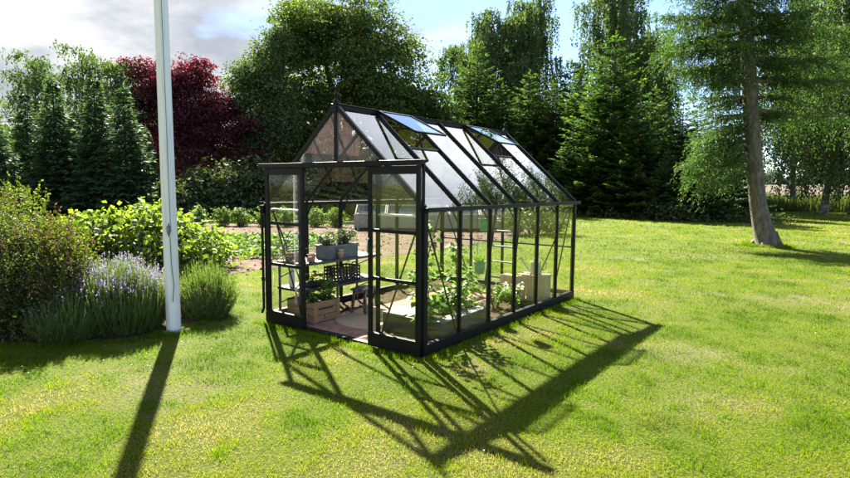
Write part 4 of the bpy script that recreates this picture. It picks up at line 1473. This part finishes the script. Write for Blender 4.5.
# cold frame
c0 = at(354, 229, 20.9)
c1 = at(512, 231, 20.9)
cf = thing('cold_frame', 'long low cold frame of grey boards with pitched glass lids', 'cold frame', (c0.x, 20.9, 0))
CL = c1.x - c0.x
m = MB()
for k in range(3):
    z0 = 0.10 + k * 0.165
    m.box(0, CL, 0, .03, z0, z0 + .16)
    m.box(0, CL, 1.27, 1.30, z0, z0 + .16)
    m.box(0, .03, .0305, 1.2695, z0, z0 + .16)
    m.box(CL - .03, CL, .0305, 1.2695, z0, z0 + .16)
m.build('board_wall', MT['greywood'], cf)
for x in np.linspace(0.15, CL - .15, 5):
    MB().box(x - .045, x + .045, -0.035, -.0005, -0.02, 0.60).build('corner_post', MT['greywood'], cf)
MB().box(0.03, CL - .03, .03, 1.27, 0.0, 0.45).build('soil', MT['bedsoil'], cf)
nl = 5
for k in range(nl):
    a, b = 0.02 + (CL - .04) * k / nl + .012, 0.02 + (CL - .04) * (k + 1) / nl - .012
    m = MB()
    for (y0, z0, y1, z1) in ((0.0, 0.605, 0.642, 0.93), (1.30, 0.605, 0.658, 0.93)):
        m.bar((a + .02, y0, z0), (a + .02, y1, z1), 0.035, 0.03)
        m.bar((b - .02, y0, z0), (b - .02, y1, z1), 0.035, 0.03)
        m.bar((a + .04, y0, z0), (b - .04, y0, z0), 0.035, 0.03)
        m.bar((a + .04, y1, z1), (b - .04, y1, z1), 0.03, 0.035)
    lo = m.build('lid', MT['greywood'], cf)
    g_ = MB()
    g_.prism([Vector((a + .03, 0.01, 0.61)), Vector((b - .03, 0.01, 0.61)), Vector((b - .03, .63, .925)), Vector((a + .03, .63, .925))], (0, -0.45, 0.9), .004)
    g_.prism([Vector((a + .03, 1.29, 0.61)), Vector((b - .03, 1.29, 0.61)), Vector((b - .03, .67, .925)), Vector((a + .03, .67, .925))], (0, 0.45, 0.9), .004)
    g_.build('lid_pane', MT['glass'], lo)

# white flowering shrub behind the greenhouse
c = at(532, 220, 19.6)
t_ = shrub('mock_orange', 'loose white flowering shrub behind the far end of the greenhouse', 'shrub',
      [((c.x - .3, 19.6, 0.55), (0.8, .7, 0.5)), ((c.x + .7, 20.0, 0.5), (0.7, .7, 0.48))], 240, 16, 0.09, 0.13, MT['lilac'], 140, sprigs=20)


# ------------------------------------------------------------------ trees
def trunk_mesh(m, pts, rad, n=10):
    m.tube(pts, rad, n, cap=False)


def broadleaf(name, label, X, Y, lobes, clumps, per, leaf, spread, mat, seed, trunk_r, fork, bark='bark', group=None, asp=0.62, shell=.55, droop=.25, flat=.5, sat=0, satr=1.0):
    """lobes in coordinates relative to the trunk foot"""
    rng = np.random.default_rng(seed)
    t = thing(name, label, 'tree', (X, Y, 0), 0, group)
    ll = [(l[0], l[1], np.prod(l[1]) ** (2 / 3)) for l in lobes]
    for k in range(sat):
        l = lobes[rng.integers(len(lobes))]
        d = rnd_dirs(1, rng)[0]
        d[2] = d[2] * .8 + .15
        r_ = satr * rng.uniform(.6, 1.25)
        ll.append((tuple(np.array(l[0]) + d * np.array(l[1]) * rng.uniform(.85, 1.08)), (r_ * 1.15, r_ * 1.15, r_ * .72), 1.5 * r_ ** 2))
    V, var, cc = lobe_leaves(ll, clumps, per, leaf, spread, rng, asp=asp, shell=shell, droop=droop, flat=flat)
    keep = V[:, :, 2].min(axis=1) > 0.05
    link('crown', fast_mesh('crown', V[keep], 4, var[keep]), MT[mat], t)
    m = MB()
    fz = Vector((0.0, 0.0, fork))
    trunk_mesh(m, [(0, 0, -0.1), (0, 0, 0.25), (0.02, 0, fork * .6), fz], [trunk_r * 1.35, trunk_r * 1.05, trunk_r * .9, trunk_r * .8], 12)
    for l in lobes:
        c = Vector(l[0])
        mid = fz.lerp(c, .5) + Vector((0, 0, .1 * (c - fz).length))
        m.tube([fz - Vector((0, 0, .15)), mid, c], [trunk_r * .55, trunk_r * .4, trunk_r * .2], 8, cap=False)
    for c in cc[rng.choice(len(cc), min(60, len(cc)), replace=False)]:
        i = int(np.argmin([np.linalg.norm(np.array(l[0]) - c) for l in lobes]))
        b = Vector(lobes[i][0])
        m.tube([b, b.lerp(Vector(c), .5) + Vector((0, 0, .2)), Vector(c)], [trunk_r * .2, trunk_r * .13, .02], 5, cap=False)
    m.build('trunk', MT[bark], t)
    return t


# big dark beech behind the greenhouse
Y0 = 45.0
bx = at(345, 190, Y0).x
broadleaf('beech_tree', 'huge dark green beech with a broad dome behind the greenhouse', bx, Y0,
          [((0.21, 0.0, 10.91), (4.92, 4.6, 5.35)), ((-3.42, -0.64, 8.77), (3.53, 3.75, 4.28)), ((3.85, -0.43, 9.42), (3.64, 3.75, 4.49)), ((5.56, -0.54, 5.78), (2.89, 3.21, 3.1)), ((-4.92, 0.0, 5.14), (2.78, 3.21, 3.21)),
           ((0.43, -2.35, 5.56), (4.92, 2.78, 3.64)), ((1.5, 0.0, 13.8), (3.0, 3.0, 2.78)), ((-2.03, 0.0, 13.48), (2.57, 2.78, 2.57))],
          5200, 30, 0.205, 0.38, 'beech', 201, 0.5, 3.0, shell=.58, flat=.35, sat=44, satr=1.35)
# paler tree at its left shoulder
Yb = 39.0
broadleaf('ash_tree', 'paler feathery tree at the left shoulder of the big beech', at(262, 190, Yb).x, Yb,
          [((0, 0, 6.4), (1.6, 1.6, 3.2)), ((0.7, 0, 10.0), (1.3, 1.3, 2.3)), ((-1.1, -.2, 8.6), (1.1, 1.2, 1.6)), ((1.4, 0, 6.5), (1.4, 1.3, 2.2)), ((-.9, -.2, 4.6), (1.3, 1.3, 1.9)), ((1.5, 0, 11.6), (.8, .8, 1.1))],
          1150, 24, 0.17, 0.34, 'birch', 202, 0.22, 2.5, bark='bark', shell=.4, droop=.6)
# copper beech
Yc = 38.0
cxx = at(186, 190, Yc).x
broadleaf('copper_beech', 'dark purple copper beech behind the flagpole', cxx, Yc,
          [((-1.8, 0, 7.0), (2.2, 2.2, 2.9)), ((0.5, 0, 6.5), (2.4, 2.2, 3.0)), ((2.6, -.2, 5.0), (1.9, 1.9, 2.4)), ((0.0, -.8, 4.3), (3.0, 1.9, 2.0)), ((4.0, -.2, 4.0), (1.1, 1.2, 1.9)), ((1.3, .3, 5.9), (1.9, 1.8, 2.0)), ((-.6, .4, 6.0), (2.0, 1.8, 2.4)), ((-2.3, 0, 8.0), (1.2, 1.3, 1.5)), ((2.1, 0.1, 6.9), (1.2, 1.2, 1.3)), ((-.9, .2, 8.2), (1.2, 1.2, 1.4)), ((0.2, 0, 8.5), (1.4, 1.4, 1.3))],
          2900, 28, 0.15, 0.30, 'copper', 203, 0.30, 2.0, shell=.5, flat=.4, sat=30, satr=.8)

# ---- conifers: four shared shapes
def conifer_mesh(H, Rb, seed, style):
    rng = np.random.default_rng(seed)
    C, A, Nn, L, Wd, var = [], [], [], [], [], []
    z = 0.05 * H
    limb = MB()
    while z < H * 0.985:
        f = z / H
        rr = Rb * (1 - f) ** (0.85 if style == 'fir' else 1.0) + 0.05
        nb = int(rng.integers(9, 12)) if f < .8 else 6
        a0 = rng.uniform(0, 2 * PI)
        for b in range(nb):
            az = a0 + 2 * PI * b / nb + rng.normal() * .16
            l = rr * rng.uniform(.72, 1.16)
            out = np.array([math.cos(az), math.sin(az), 0])
            sd = np.array([-math.sin(az), math.cos(az), 0])
            if style == 'fir':
                s1, s2 = -0.20 + 0.42 * f, 0.20
            else:
                s1, s2 = -0.38 + 0.7 * f, 0.16
            zj = z + rng.normal() * .07
            pt = lambda u: out * (l * u) + np.array([0, 0, zj + l * (s1 * u + s2 * u * u)])
            if l > .5:
                limb.tube([pt(0), pt(.5), pt(.85)], [.012 + .012 * l, .010 + .006 * l, .008], 4, cap=False)
            nt_ = max(4, int(l / 0.11))
            for q in range(nt_):
                u = 0.12 + 0.88 * (q + rng.random()) / nt_
                tl = (0.30 * l * (1 - u) ** .7 + 0.16) * rng.uniform(.7, 1.2)
                for sg in (-1, 1):
                    d = unit(out * (0.75 + .3 * u) + sd * sg * rng.uniform(.55, .95) + np.array([0, 0, rng.normal() * .10 - (.10 if style == 'spruce' else -.05)]))
                    ns = max(1, int(tl / .19))
                    for w in range(ns):
                        p = pt(u) + d * (tl * (w + .1) / ns)
                        if style == 'spruce':
                            p = p - np.array([0, 0, .25 * (tl * w / ns) ** 1.2 + .03])
                        C.append(p)
                        A.append(d + rng.normal(size=3) * .12 + np.array([0, 0, -.22 if style == 'spruce' else .02]))
                        Nn.append(np.array([0, 0, 1.0]) + rng.normal(size=3) * .45)
                        L.append(.30 * rng.uniform(.75, 1.2))
                        Wd.append(.125 * rng.uniform(.7, 1.3))
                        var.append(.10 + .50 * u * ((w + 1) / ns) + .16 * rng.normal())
            # tip
            C.append(pt(1.0))
            A.append(out + np.array([0, 0, .15]))
            Nn.append(np.array([0, 0, 1.0]) + rng.normal(size=3) * .3)
            L.append(.28)
            Wd.append(.09)
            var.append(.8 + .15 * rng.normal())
        z += (0.56 if style == 'fir' else .33) * rng.uniform(.8, 1.2) * (1 - .35 * f)
    # leader
    for q in range(10):
        C.append(np.array([0, 0, H * .97 + .04 * q]))
        A.append(np.array([rng.normal() * .4, rng.normal() * .4, 1]))
        Nn.append(rng.normal(size=3))
        L.append(.26)
        Wd.append(.05)
        var.append(.8)
    V = leaf_quads(np.array(C), np.array(A), np.array(Nn), np.array(L), np.array(Wd), base=True)
    limb.tube([(0, 0, -.1), (0, 0, .2), (0, 0, H * .5), (0, 0, H * .99)], [.024 * H * .8, .0175 * H, .010 * H, .008], 9, cap=False)
    me = fast_mesh('crown', V, 4, np.array(var))
    tm = bpy.data.meshes.new('trunk')
    tm.from_pydata(limb.v, [], limb.f)
    tm.polygons.foreach_set('use_smooth', [True] * len(limb.f))
    tm.update()
    return me, tm


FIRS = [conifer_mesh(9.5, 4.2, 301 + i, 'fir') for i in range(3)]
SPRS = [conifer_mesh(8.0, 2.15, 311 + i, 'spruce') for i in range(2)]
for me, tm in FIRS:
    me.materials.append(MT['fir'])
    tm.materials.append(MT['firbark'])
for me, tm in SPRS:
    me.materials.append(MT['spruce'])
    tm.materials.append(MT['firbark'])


def plant_conifer(name, label, px, top, Y, kind, seed, group, wide=1.0):
    p = at(px, top, Y)
    src, H0 = (FIRS, 9.5) if kind == 'fir' else (SPRS, 8.0)
    me, tm = src[seed % len(src)]
    k = p.z / (H0 * 1.01)
    t = thing(name, label, 'tree', (p.x, Y, 0), (seed * 1.7) % 6.28, group, (k * wide, k * wide, k))
    link('crown', me, None, t)
    link('trunk', tm, None, t)
    return t


LS = [(-12, 92, 25.5, 1.1, 'very dark spruce cut off by the left picture edge'), (24, 88, 30.5, 1.0, 'dark spruce second from the left edge, behind the dark shrub'),
      (52, 76, 29.5, 1.05, 'dark spruce with pointed top, third from the left edge'), (93, 74, 29.0, 1.12, 'dark drooping spruce in the middle of the left group'),
      (123, 84, 28.5, 1.1, 'drooping spruce beside the flagpole, rightmost of the left group'), (74, 108, 31.0, 1.15, 'lower dark spruce filling the gap inside the left group'),
      (146, 128, 31.0, 1.0, 'low spruce under the copper beech left of the flagpole')]
for i, (px, top_, Y, w, lb) in enumerate(LS):
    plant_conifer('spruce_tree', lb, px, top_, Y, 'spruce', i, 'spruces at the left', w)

FS = [(432, 88, 40.5, 1.0, 'fir at the right foot of the big beech'), (452, 98, 39.0, 1.0, 'fir right of the beech, above the front of the greenhouse ridge'), (478, 44, 41.5, .92, 'tall pointed fir right of the big beech'),
      (503, 84, 39.5, 1.0, 'fir above the rear end of the greenhouse ridge'), (530, 70, 40.5, .95, 'pointed fir just right of the greenhouse rear finial'), (553, 82, 39.5, .95, 'fir above the far lower corner of the greenhouse roof'),
      (582, 66, 40.5, .95, 'fir between the greenhouse and the tallest fir'), (616, 32, 34.5, .95, 'tallest pointed fir, between the two weeping birches and the leaning tree'), (640, 104, 31.5, 1.0, 'broad fir just right of the tallest fir'),
      (656, 86, 35.0, .78, 'slim fir standing alone against the sky left of the leaning tree'), (684, 98, 31.5, .95, 'fir half behind the left boughs of the leaning tree'), (712, 124, 29.0, .95, 'fir directly left of the leaning trunk'),
      (738, 116, 32.0, .95, 'low fir behind the leaning trunk'), (468, 132, 35.6, 1.05, 'low broad fir behind the middle of the greenhouse ridge'), (596, 128, 33.0, 1.05, 'low dense fir right of the greenhouse, under the tallest fir'),
      (566, 140, 34.0, 1.0, 'low dense fir nearest the greenhouse rear corner'), (668, 150, 29.5, .95, 'small front fir right of the low dense firs'),
      (571, 60, 44.5, 1.0, 'second row fir rising in the sky gap between the two groups of birches'), (518, 96, 44.0, 1.1, 'fir filling the gap behind the rear finial of the greenhouse'), (542, 104, 43.5, 1.1, 'fir in the second row above the rear gable of the greenhouse'),
      (600, 92, 44.0, 1.1, 'second row fir left of the tallest fir'), (632, 84, 44.5, 1.05, 'second row fir close right of the tallest fir'),
      (672, 108, 43.0, 1.1, 'second row fir in the gap right of the slim fir'), (698, 104, 43.5, 1.1, 'second row fir behind the left boughs of the leaning tree'),
      (726, 124, 41.0, 1.1, 'broad fir close behind the leaning trunk'), (446, 108, 43.5, 1.1, 'second row fir in front of the right beech foot'), (488, 92, 44.0, 1.1, 'second row fir above the middle of the ridge')]
for i, (px, top_, Y, w, lb) in enumerate(FS):
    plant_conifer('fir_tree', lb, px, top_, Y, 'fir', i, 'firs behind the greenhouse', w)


# ---- weeping birches
def weeping_birch(name, label, X, Y, H, Rr, seed, limbs=16, strands=26, zlow=0.25, leaf=0.15, smax=4.2, mat='birch', bark='birchbark', group=None, lean=(0, 0), tr=.2, up=.9):
    rng = np.random.default_rng(seed)
    t = thing(name, label, 'tree', (X, Y, 0), 0, group)
    m = MB()
    axis = lambda z: np.array([lean[0] * z / H + .15 * math.sin(z * .6 + seed), lean[1] * z / H + .12 * math.cos(z * .5 + seed), z])
    zs_ = np.linspace(0, H * .95, 12)
    m.tube([(0, 0, -.1)] + [tuple(axis(z)) for z in zs_[1:]], [tr * 1.25] + [tr * (1 - .9 * z / H) for z in zs_[1:]], 10, cap=False)
    C, A, Nn, L, var = [], [], [], [], []
    sticks = MB()
    for k in range(limbs):
        f = zlow + (0.97 - zlow) * (k + rng.random()) / limbs
        az = k * 2.4 + rng.normal() * .3
        out = np.array([math.cos(az), math.sin(az), 0])
        l = Rr * (1.05 - .55 * max(0, f - .4) / .6) * rng.uniform(.65, 1.1)
        p0 = axis(f * H)
        upk = up * l * rng.uniform(.5, 1.1) * (1.2 - .5 * f)
        pt = lambda u: p0 + out * l * u + np.array([0, 0, upk * (1.7 * u - 1.05 * u * u)])
        m.tube([tuple(pt(u)) for u in (0, .3, .6, 1)], [tr * .32 * (1.2 - f), tr * .22 * (1.2 - f), .025, .008], 6, cap=False)
        for s in range(int(strands * 1.4)):
            u = rng.uniform(.18, 1.05)
            p = pt(min(u, 1.0)) + rng.normal(size=3) * np.array([.35, .35, .12])
            sl = smax * rng.uniform(.25, 1.0) * (1 - .4 * f)
            sl = min(sl, p[2] - .9 if p[2] > 1.6 else .5)
            n = max(4, int(sl / .07))
            q = (np.arange(n) + rng.random(n)) / n
            drift = rng.normal(size=2) * .16 + out[:2] * .2
            P = np.stack([p[0] + drift[0] * q, p[1] + drift[1] * q, p[2] + .12 * np.sin(q * 3) - sl * q], 1) + rng.normal(size=(n, 3)) * .06
            C.append(P)
            A.append(np.stack([rng.normal(size=n) * .6, rng.normal(size=n) * .6, -1 + .3 * rng.normal(size=n)], 1))
            Nn.append(rnd_dirs(n, rng))
            L.append(leaf * 1.05 * (.55 + .8 * rng.random(n)))
            var.append(.5 + .2 * rng.normal() + .2 * rng.normal(size=n))
    C, A, Nn, L, var = [np.concatenate(x) for x in (C, A, Nn, L, var)]
    link('crown', fast_mesh('crown', leaf_quads(C, A, Nn, L, L * .6), 4, var), MT[mat], t)
    m.build('trunk', MT[bark], t)
    return t


G_ = 'weeping birches behind the firs'
p = at(500, 8, 52)
weeping_birch('birch_tree', 'tall weeping birch against the sky just right of the big beech', p.x, 52, p.z, 4.6, 401, 28, 30, .35, .20, 4.8, group=G_)
p = at(532, -6, 54)
weeping_birch('birch_tree', 'tall weeping birch in the middle of the birches, above the roof end', p.x, 54, p.z, 4.4, 402, 28, 28, .35, .20, 5.2, group=G_)
p = at(618, -30, 50)
weeping_birch('birch_tree', 'tallest weeping birch, behind the tallest fir', p.x, 50, p.z, 4.6, 403, 30, 30, .35, .20, 5.8, group=G_)
p = at(650, 30, 53)
weeping_birch('birch_tree', 'weeping birch between the tallest fir and the leaning tree, lower than its neighbour', p.x, 53, p.z, 3.6, 404, 24, 28, .35, .20, 5.5, group=G_)
p = at(470, 40, 56)
weeping_birch('birch_tree', 'weeping birch half hidden by the shoulder of the big beech', p.x, 56, p.z, 4.0, 405, 24, 26, .35, .20, 4.8, group=G_)
G2 = 'feathery trees behind the left spruces'
for i, (px, tp, lb) in enumerate(((34, 62, 'feathery light green treetop behind the left spruces, leftmost'), (78, 58, 'feathery light green treetop behind the left spruces, middle'), (112, 66, 'feathery light green treetop left of the copper beech'))):
    p = at(px, tp, 36)
    weeping_birch('poplar_tree', lb, p.x, 36, p.z * 1.02, 1.85, 410 + i, 34, 24, .20, .15, 1.4, group=G2, tr=.13, up=1.7, bark='bark')
# birches on the right
p = at(822, -60, 36)
b_ = at(823, 214, 36)
weeping_birch('birch_tree', 'black and white birch trunk with hanging curtains, right of the leaning tree', b_.x, 36, 15.5, 4.4, 421, 28, 38, .18, .155, 5.6, lean=(.9, 0), tr=.21, group='birches at the right')
b_ = at(851, 212, 37)
weeping_birch('birch_tree', 'birch at the right picture edge with long hanging curtains', b_.x, 37, 14.5, 4.2, 422, 26, 36, .16, .155, 5.8, tr=.20, group='birches at the right')
b_ = at(905, 214, 33)
weeping_birch('birch_tree', 'birch just beyond the right picture edge, its curtains reaching in', b_.x, 33, 14.5, 4.6, 423, 26, 36, .16, .155, 5.8, tr=.28, group='birches at the right')


b_ = at(792, 206, 44)
weeping_birch('birch_tree', 'weeping birch farther back between the leaning trunk and the birch trunk', b_.x, 44, 16.0, 4.2, 424, 26, 34, .26, .17, 5.0, tr=.24, group='birches at the right')


# ---- the leaning larch
def larch():
    rng = np.random.default_rng(501)
    b = ground(767.5, 246)
    t = thing('larch_tree', 'large leaning conifer with hanging twigs on the lawn at right', 'tree', (b.x, b.y, 0))
    path = [Vector((0, 0, -.1)), Vector((-.02, 0, .12))]
    for px, py in ((762, 225), (757.5, 200), (754.5, 165), (751.5, 120), (749, 75), (746, 30), (742, -20), (738, -90), (735, -160)):
        q = at(px, py, b.y)
        path.append(Vector((q.x - b.x, 0.0, q.z)))
    rad = [.42, .33, .255, .225, .212, .205, .195, .18, .16, .12, .07]
    m = MB()
    m.tube(path, rad, 18, cap=False)
    for a in (0.3, 1.6, 2.7, 3.9, 5.2):
        e = Vector((math.cos(a) * .50, math.sin(a) * .50, -.05))
        m.tube([Vector((math.cos(a) * .16, math.sin(a) * .16, .42)), Vector((math.cos(a) * .29, math.sin(a) * .29, .15)), e], [.09, .09, .04], 8, cap=False)
    H = path[-1].z

    def axis(z):
        for i in range(len(path) - 1):
            if path[i].z <= z <= path[i + 1].z:
                f = (z - path[i].z) / (path[i + 1].z - path[i].z)
                return np.array(path[i].lerp(path[i + 1], f))
        return np.array(path[-1])
    C, A, Nn, L, Wd, var = [], [], [], [], [], []
    lm = MB()

    def spray(p, d, ln, hang, tip):
        """a twig with needle tufts"""
        n = max(3, int(ln / .026))
        q = (np.arange(n) + rng.random(n)) / n
        P = p + d * (ln * q)[:, None] + np.array([0, 0, -1.0]) * (hang * ln * q ** 1.6)[:, None] + rng.normal(size=(n, 3)) * .016
        dd = unit(d + np.array([0, 0, -1.0]) * hang * .8)
        C.append(P)
        A.append(dd * .9 + rng.normal(size=(n, 3)) * .55)
        Nn.append(rnd_dirs(n, rng))
        L.append(.095 * rng.uniform(.7, 1.3, n))
        Wd.append(.023 * rng.uniform(.7, 1.4, n))
        var.append(np.clip(.30 + .35 * q * tip + .18 * rng.normal(size=n) + .1 * rng.normal(), 0, 1))

    def bough(z, az, l, s1, s2, dens=1.0, twl=1.0):
        p0 = axis(z)
        out = np.array([math.cos(az), math.sin(az), 0])
        sd = np.array([-math.sin(az), math.cos(az), 0])
        bend = rng.normal() * .12
        pt = lambda u: p0 + out * l * u + sd * (bend * l * u * u) + np.array([0, 0, l * (s1 * u + s2 * u * u)])
        lm.tube([tuple(pt(u)) for u in (0, .25, .5, .75, 1.0)], [.030 + .012 * l, .025 + .009 * l, .018 + .006 * l, .014, .006], 6, cap=False)
        nt_ = int(l / .095 * dens)
        for q in range(nt_):
            u = .10 + .90 * (q + rng.random()) / nt_
            p = pt(u)
            sl = (.42 * l * (1 - u) ** .8 + .30) * rng.uniform(.55, 1.1) * .8
            for sg in (-1, 1):
                d = unit(out * .8 + sd * sg * rng.uniform(.5, 1.0) + np.array([0, 0, rng.normal() * .12 - .04]))
                spray(p, d, sl, rng.uniform(.12, .4), 1.0)
                for w in range(int(sl / .17) + 1):
                    pp = p + d * (sl * rng.random())
                    if rng.random() < .62:
                        spray(pp, unit(d * .5 + rng.normal(size=3) * .3 + np.array([0, 0, -.4])), rng.uniform(.20, .55) * twl, rng.uniform(.6, 1.6), .6)
                    else:
                        spray(pp, unit(d + sd * rng.normal() * .8), rng.uniform(.15, .34), .2, 1.2)
    # regular whorls up the stem
    z = 2.6
    while z < H - .4:
        f = z / H
        nb = 5 if z < 4 else 6
        a0 = rng.uniform(0, 2 * PI)
        for k in range(nb):
            az = a0 + 2 * PI * k / nb + rng.normal() * .3
            l = (1.35 if z < 4.6 else 1.85 if z < 7.5 else 2.1 * (1 - (z - 7) / (H - 7)) + .4) * rng.uniform(.6, 1.12)
            toward = math.cos(az - PI)            # boughs are longer on the sunny left side
            l *= 1.0 + .15 * toward
            if z < 3.6 and math.sin(az) < -.4:
                continue
            if math.sin(az) < -.72 and rng.random() < (.8 if z < 5 else .3):
                continue
            if toward < -.2 and z < 4.2 and rng.random() < .6:
                continue
            bough(z, az, l, rng.uniform(-.42, -.05) + .25 * f, rng.uniform(.05, .22), 1.0, 1.0)
        z += rng.uniform(.36, .54)
    # the low boughs seen left of the trunk and the long dark one to the right
    bough(3.3, PI * .97, 1.75, -.72, .14, 1.1)
    bough(2.75, PI * 1.04, 1.7, -.60, .10, 1.1)
    bough(3.0, PI * .90, 1.6, -.55, .05, 1.0)
    bough(3.6, PI * 1.08, 1.8, -.45, .08, 1.1)
    bough(2.2, PI * 1.0, 1.6, -.40, .06, .9, .6)
    bough(5.6, PI * .98, 2.5, .02, -.10, 1.0)
    bough(6.3, PI * 1.05, 2.7, .10, -.10, 1.0)
    bough(4.7, -.12, 4.0, -.02, -.04, .7)
    bough(5.3, .12, 4.6, .05, -.08, .8)
    bough(3.9, .02, 3.2, -.10, .02, .7)
    bough(6.0, -.05, 4.4, .05, -.06, .9)
    V = leaf_quads(np.concatenate(C), np.concatenate(A), np.concatenate(Nn), np.concatenate(L), np.concatenate(Wd), base=True)
    keep = V[:, :, 2].min(axis=1) > .55
    link('crown', fast_mesh('crown', V[keep], 4, np.concatenate(var)[keep]), MT['larch'], t)
    m.build('trunk', MT['larchbark'], t)
    lm.build('boughs', MT['bark'], t)
    pass


larch()

# ------------------------------------------------------------------ undergrowth below the trees
UG = [(172, 196, 28.5, 1.5, 1.9, 'grey green shrub under the copper beech right of the flagpole'), (203, 188, 29.5, 1.5, 2.4, 'grey green flowering shrub below the copper beech'),
      (232, 180, 30.5, 1.7, 2.9, 'grey green shrub left of the greenhouse, under the pale tree'), (258, 172, 31.5, 1.6, 3.2, 'taller shrub directly left of the greenhouse front'),
      (290, 184, 31.0, 1.8, 2.6, 'shrub seen through the left door leaf'), (325, 186, 31.5, 1.9, 2.4, 'shrub seen through the open doorway left half'),
      (362, 184, 32.0, 1.9, 2.5, 'shrub seen through the doorway right half'), (400, 186, 32.0, 1.9, 2.5, 'shrub seen through the right door leaf'),
      (438, 186, 33.0, 1.9, 2.4, 'shrub seen through the right wall near the front'), (476, 190, 34.0, 1.9, 2.2, 'shrub seen through the right wall, behind the hanging pots'),
      (130, 200, 29.0, 1.4, 1.5, 'low shrub at the feet of the left spruces'), (664, 206, 29.5, 0.9, 1.1, 'small dark shrub under the firs, right of centre'), (646, 208, 31.5, .8, .9, 'low dark shrub under the broad fir')]
for i, (px, py, Y, r_, h_, lb) in enumerate(UG):
    c = at(px, py, Y)
    shrub('undergrowth_shrub', lb, 'shrub', [((c.x, Y, h_ * .48), (r_, 1.2, h_ * .5)), ((c.x + r_ * .5, Y - .3, h_ * .36), (r_ * .7, 1.0, h_ * .38))], 300, 20, .18, .22, MT['lilac'], 600 + i, 'shrubs under the trees', sprigs=10)
rng = np.random.default_rng(77)
n = 9000
X = rng.uniform(-30, 18, n)
Y = 35.5 + 3.5 * rng.random(n) + np.where(X < 0, -4.5 * np.clip(-X / 8, 0, 1), 0) - np.clip((X - 4.5) * 1.0, 0, 8.5)
h = .15 + .5 * rng.random(n) ** 2
C = np.stack([X, Y, h * rng.random(n)], 1)
L = .2 * (.5 + rng.random(n))
o = link('ground_cover', fast_mesh('ground_cover', leaf_quads(C, rnd_dirs(n, rng), rnd_dirs(n, rng) + np.array([0, 0, .6]), L, L * .5), 4, rng.random(n)), MT['lilac'])
tag(o, 'low weeds and ground cover along the foot of the firs', 'ground cover', kind='stuff')

# the wood continues behind the front trees as one dark mass
rng = np.random.default_rng(78)
n = 52000
X = rng.uniform(-62, 25.5, n)
Y = 47 + 8 * rng.random(n)
hh = 5.2 + 1.3 * np.sin(X * .45) + .9 * np.sin(X * 1.1 + 2)
Z = hh * rng.random(n) ** .8
C = np.stack([X, Y, Z], 1)
L = .62 * (.5 + .9 * rng.random(n))
o = link('background_thicket', fast_mesh('background_thicket', leaf_quads(C, rnd_dirs(n, rng), rnd_dirs(n, rng), L, L * .6), 4, rng.random(n)), MT['beech'])
tag(o, 'dark tangled wood filling the gaps behind the front row of trees', 'wood', kind='stuff')

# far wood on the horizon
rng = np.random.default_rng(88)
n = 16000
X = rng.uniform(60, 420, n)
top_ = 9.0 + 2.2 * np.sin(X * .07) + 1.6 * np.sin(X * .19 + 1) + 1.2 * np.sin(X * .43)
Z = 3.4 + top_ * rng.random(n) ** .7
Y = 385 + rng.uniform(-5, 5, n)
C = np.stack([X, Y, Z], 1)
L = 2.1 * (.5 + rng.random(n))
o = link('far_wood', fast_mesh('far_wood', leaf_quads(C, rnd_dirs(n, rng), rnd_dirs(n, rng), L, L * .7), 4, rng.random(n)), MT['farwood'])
tag(o, 'distant haze tinted belt of trees beyond the pale field', 'wood', kind='stuff')
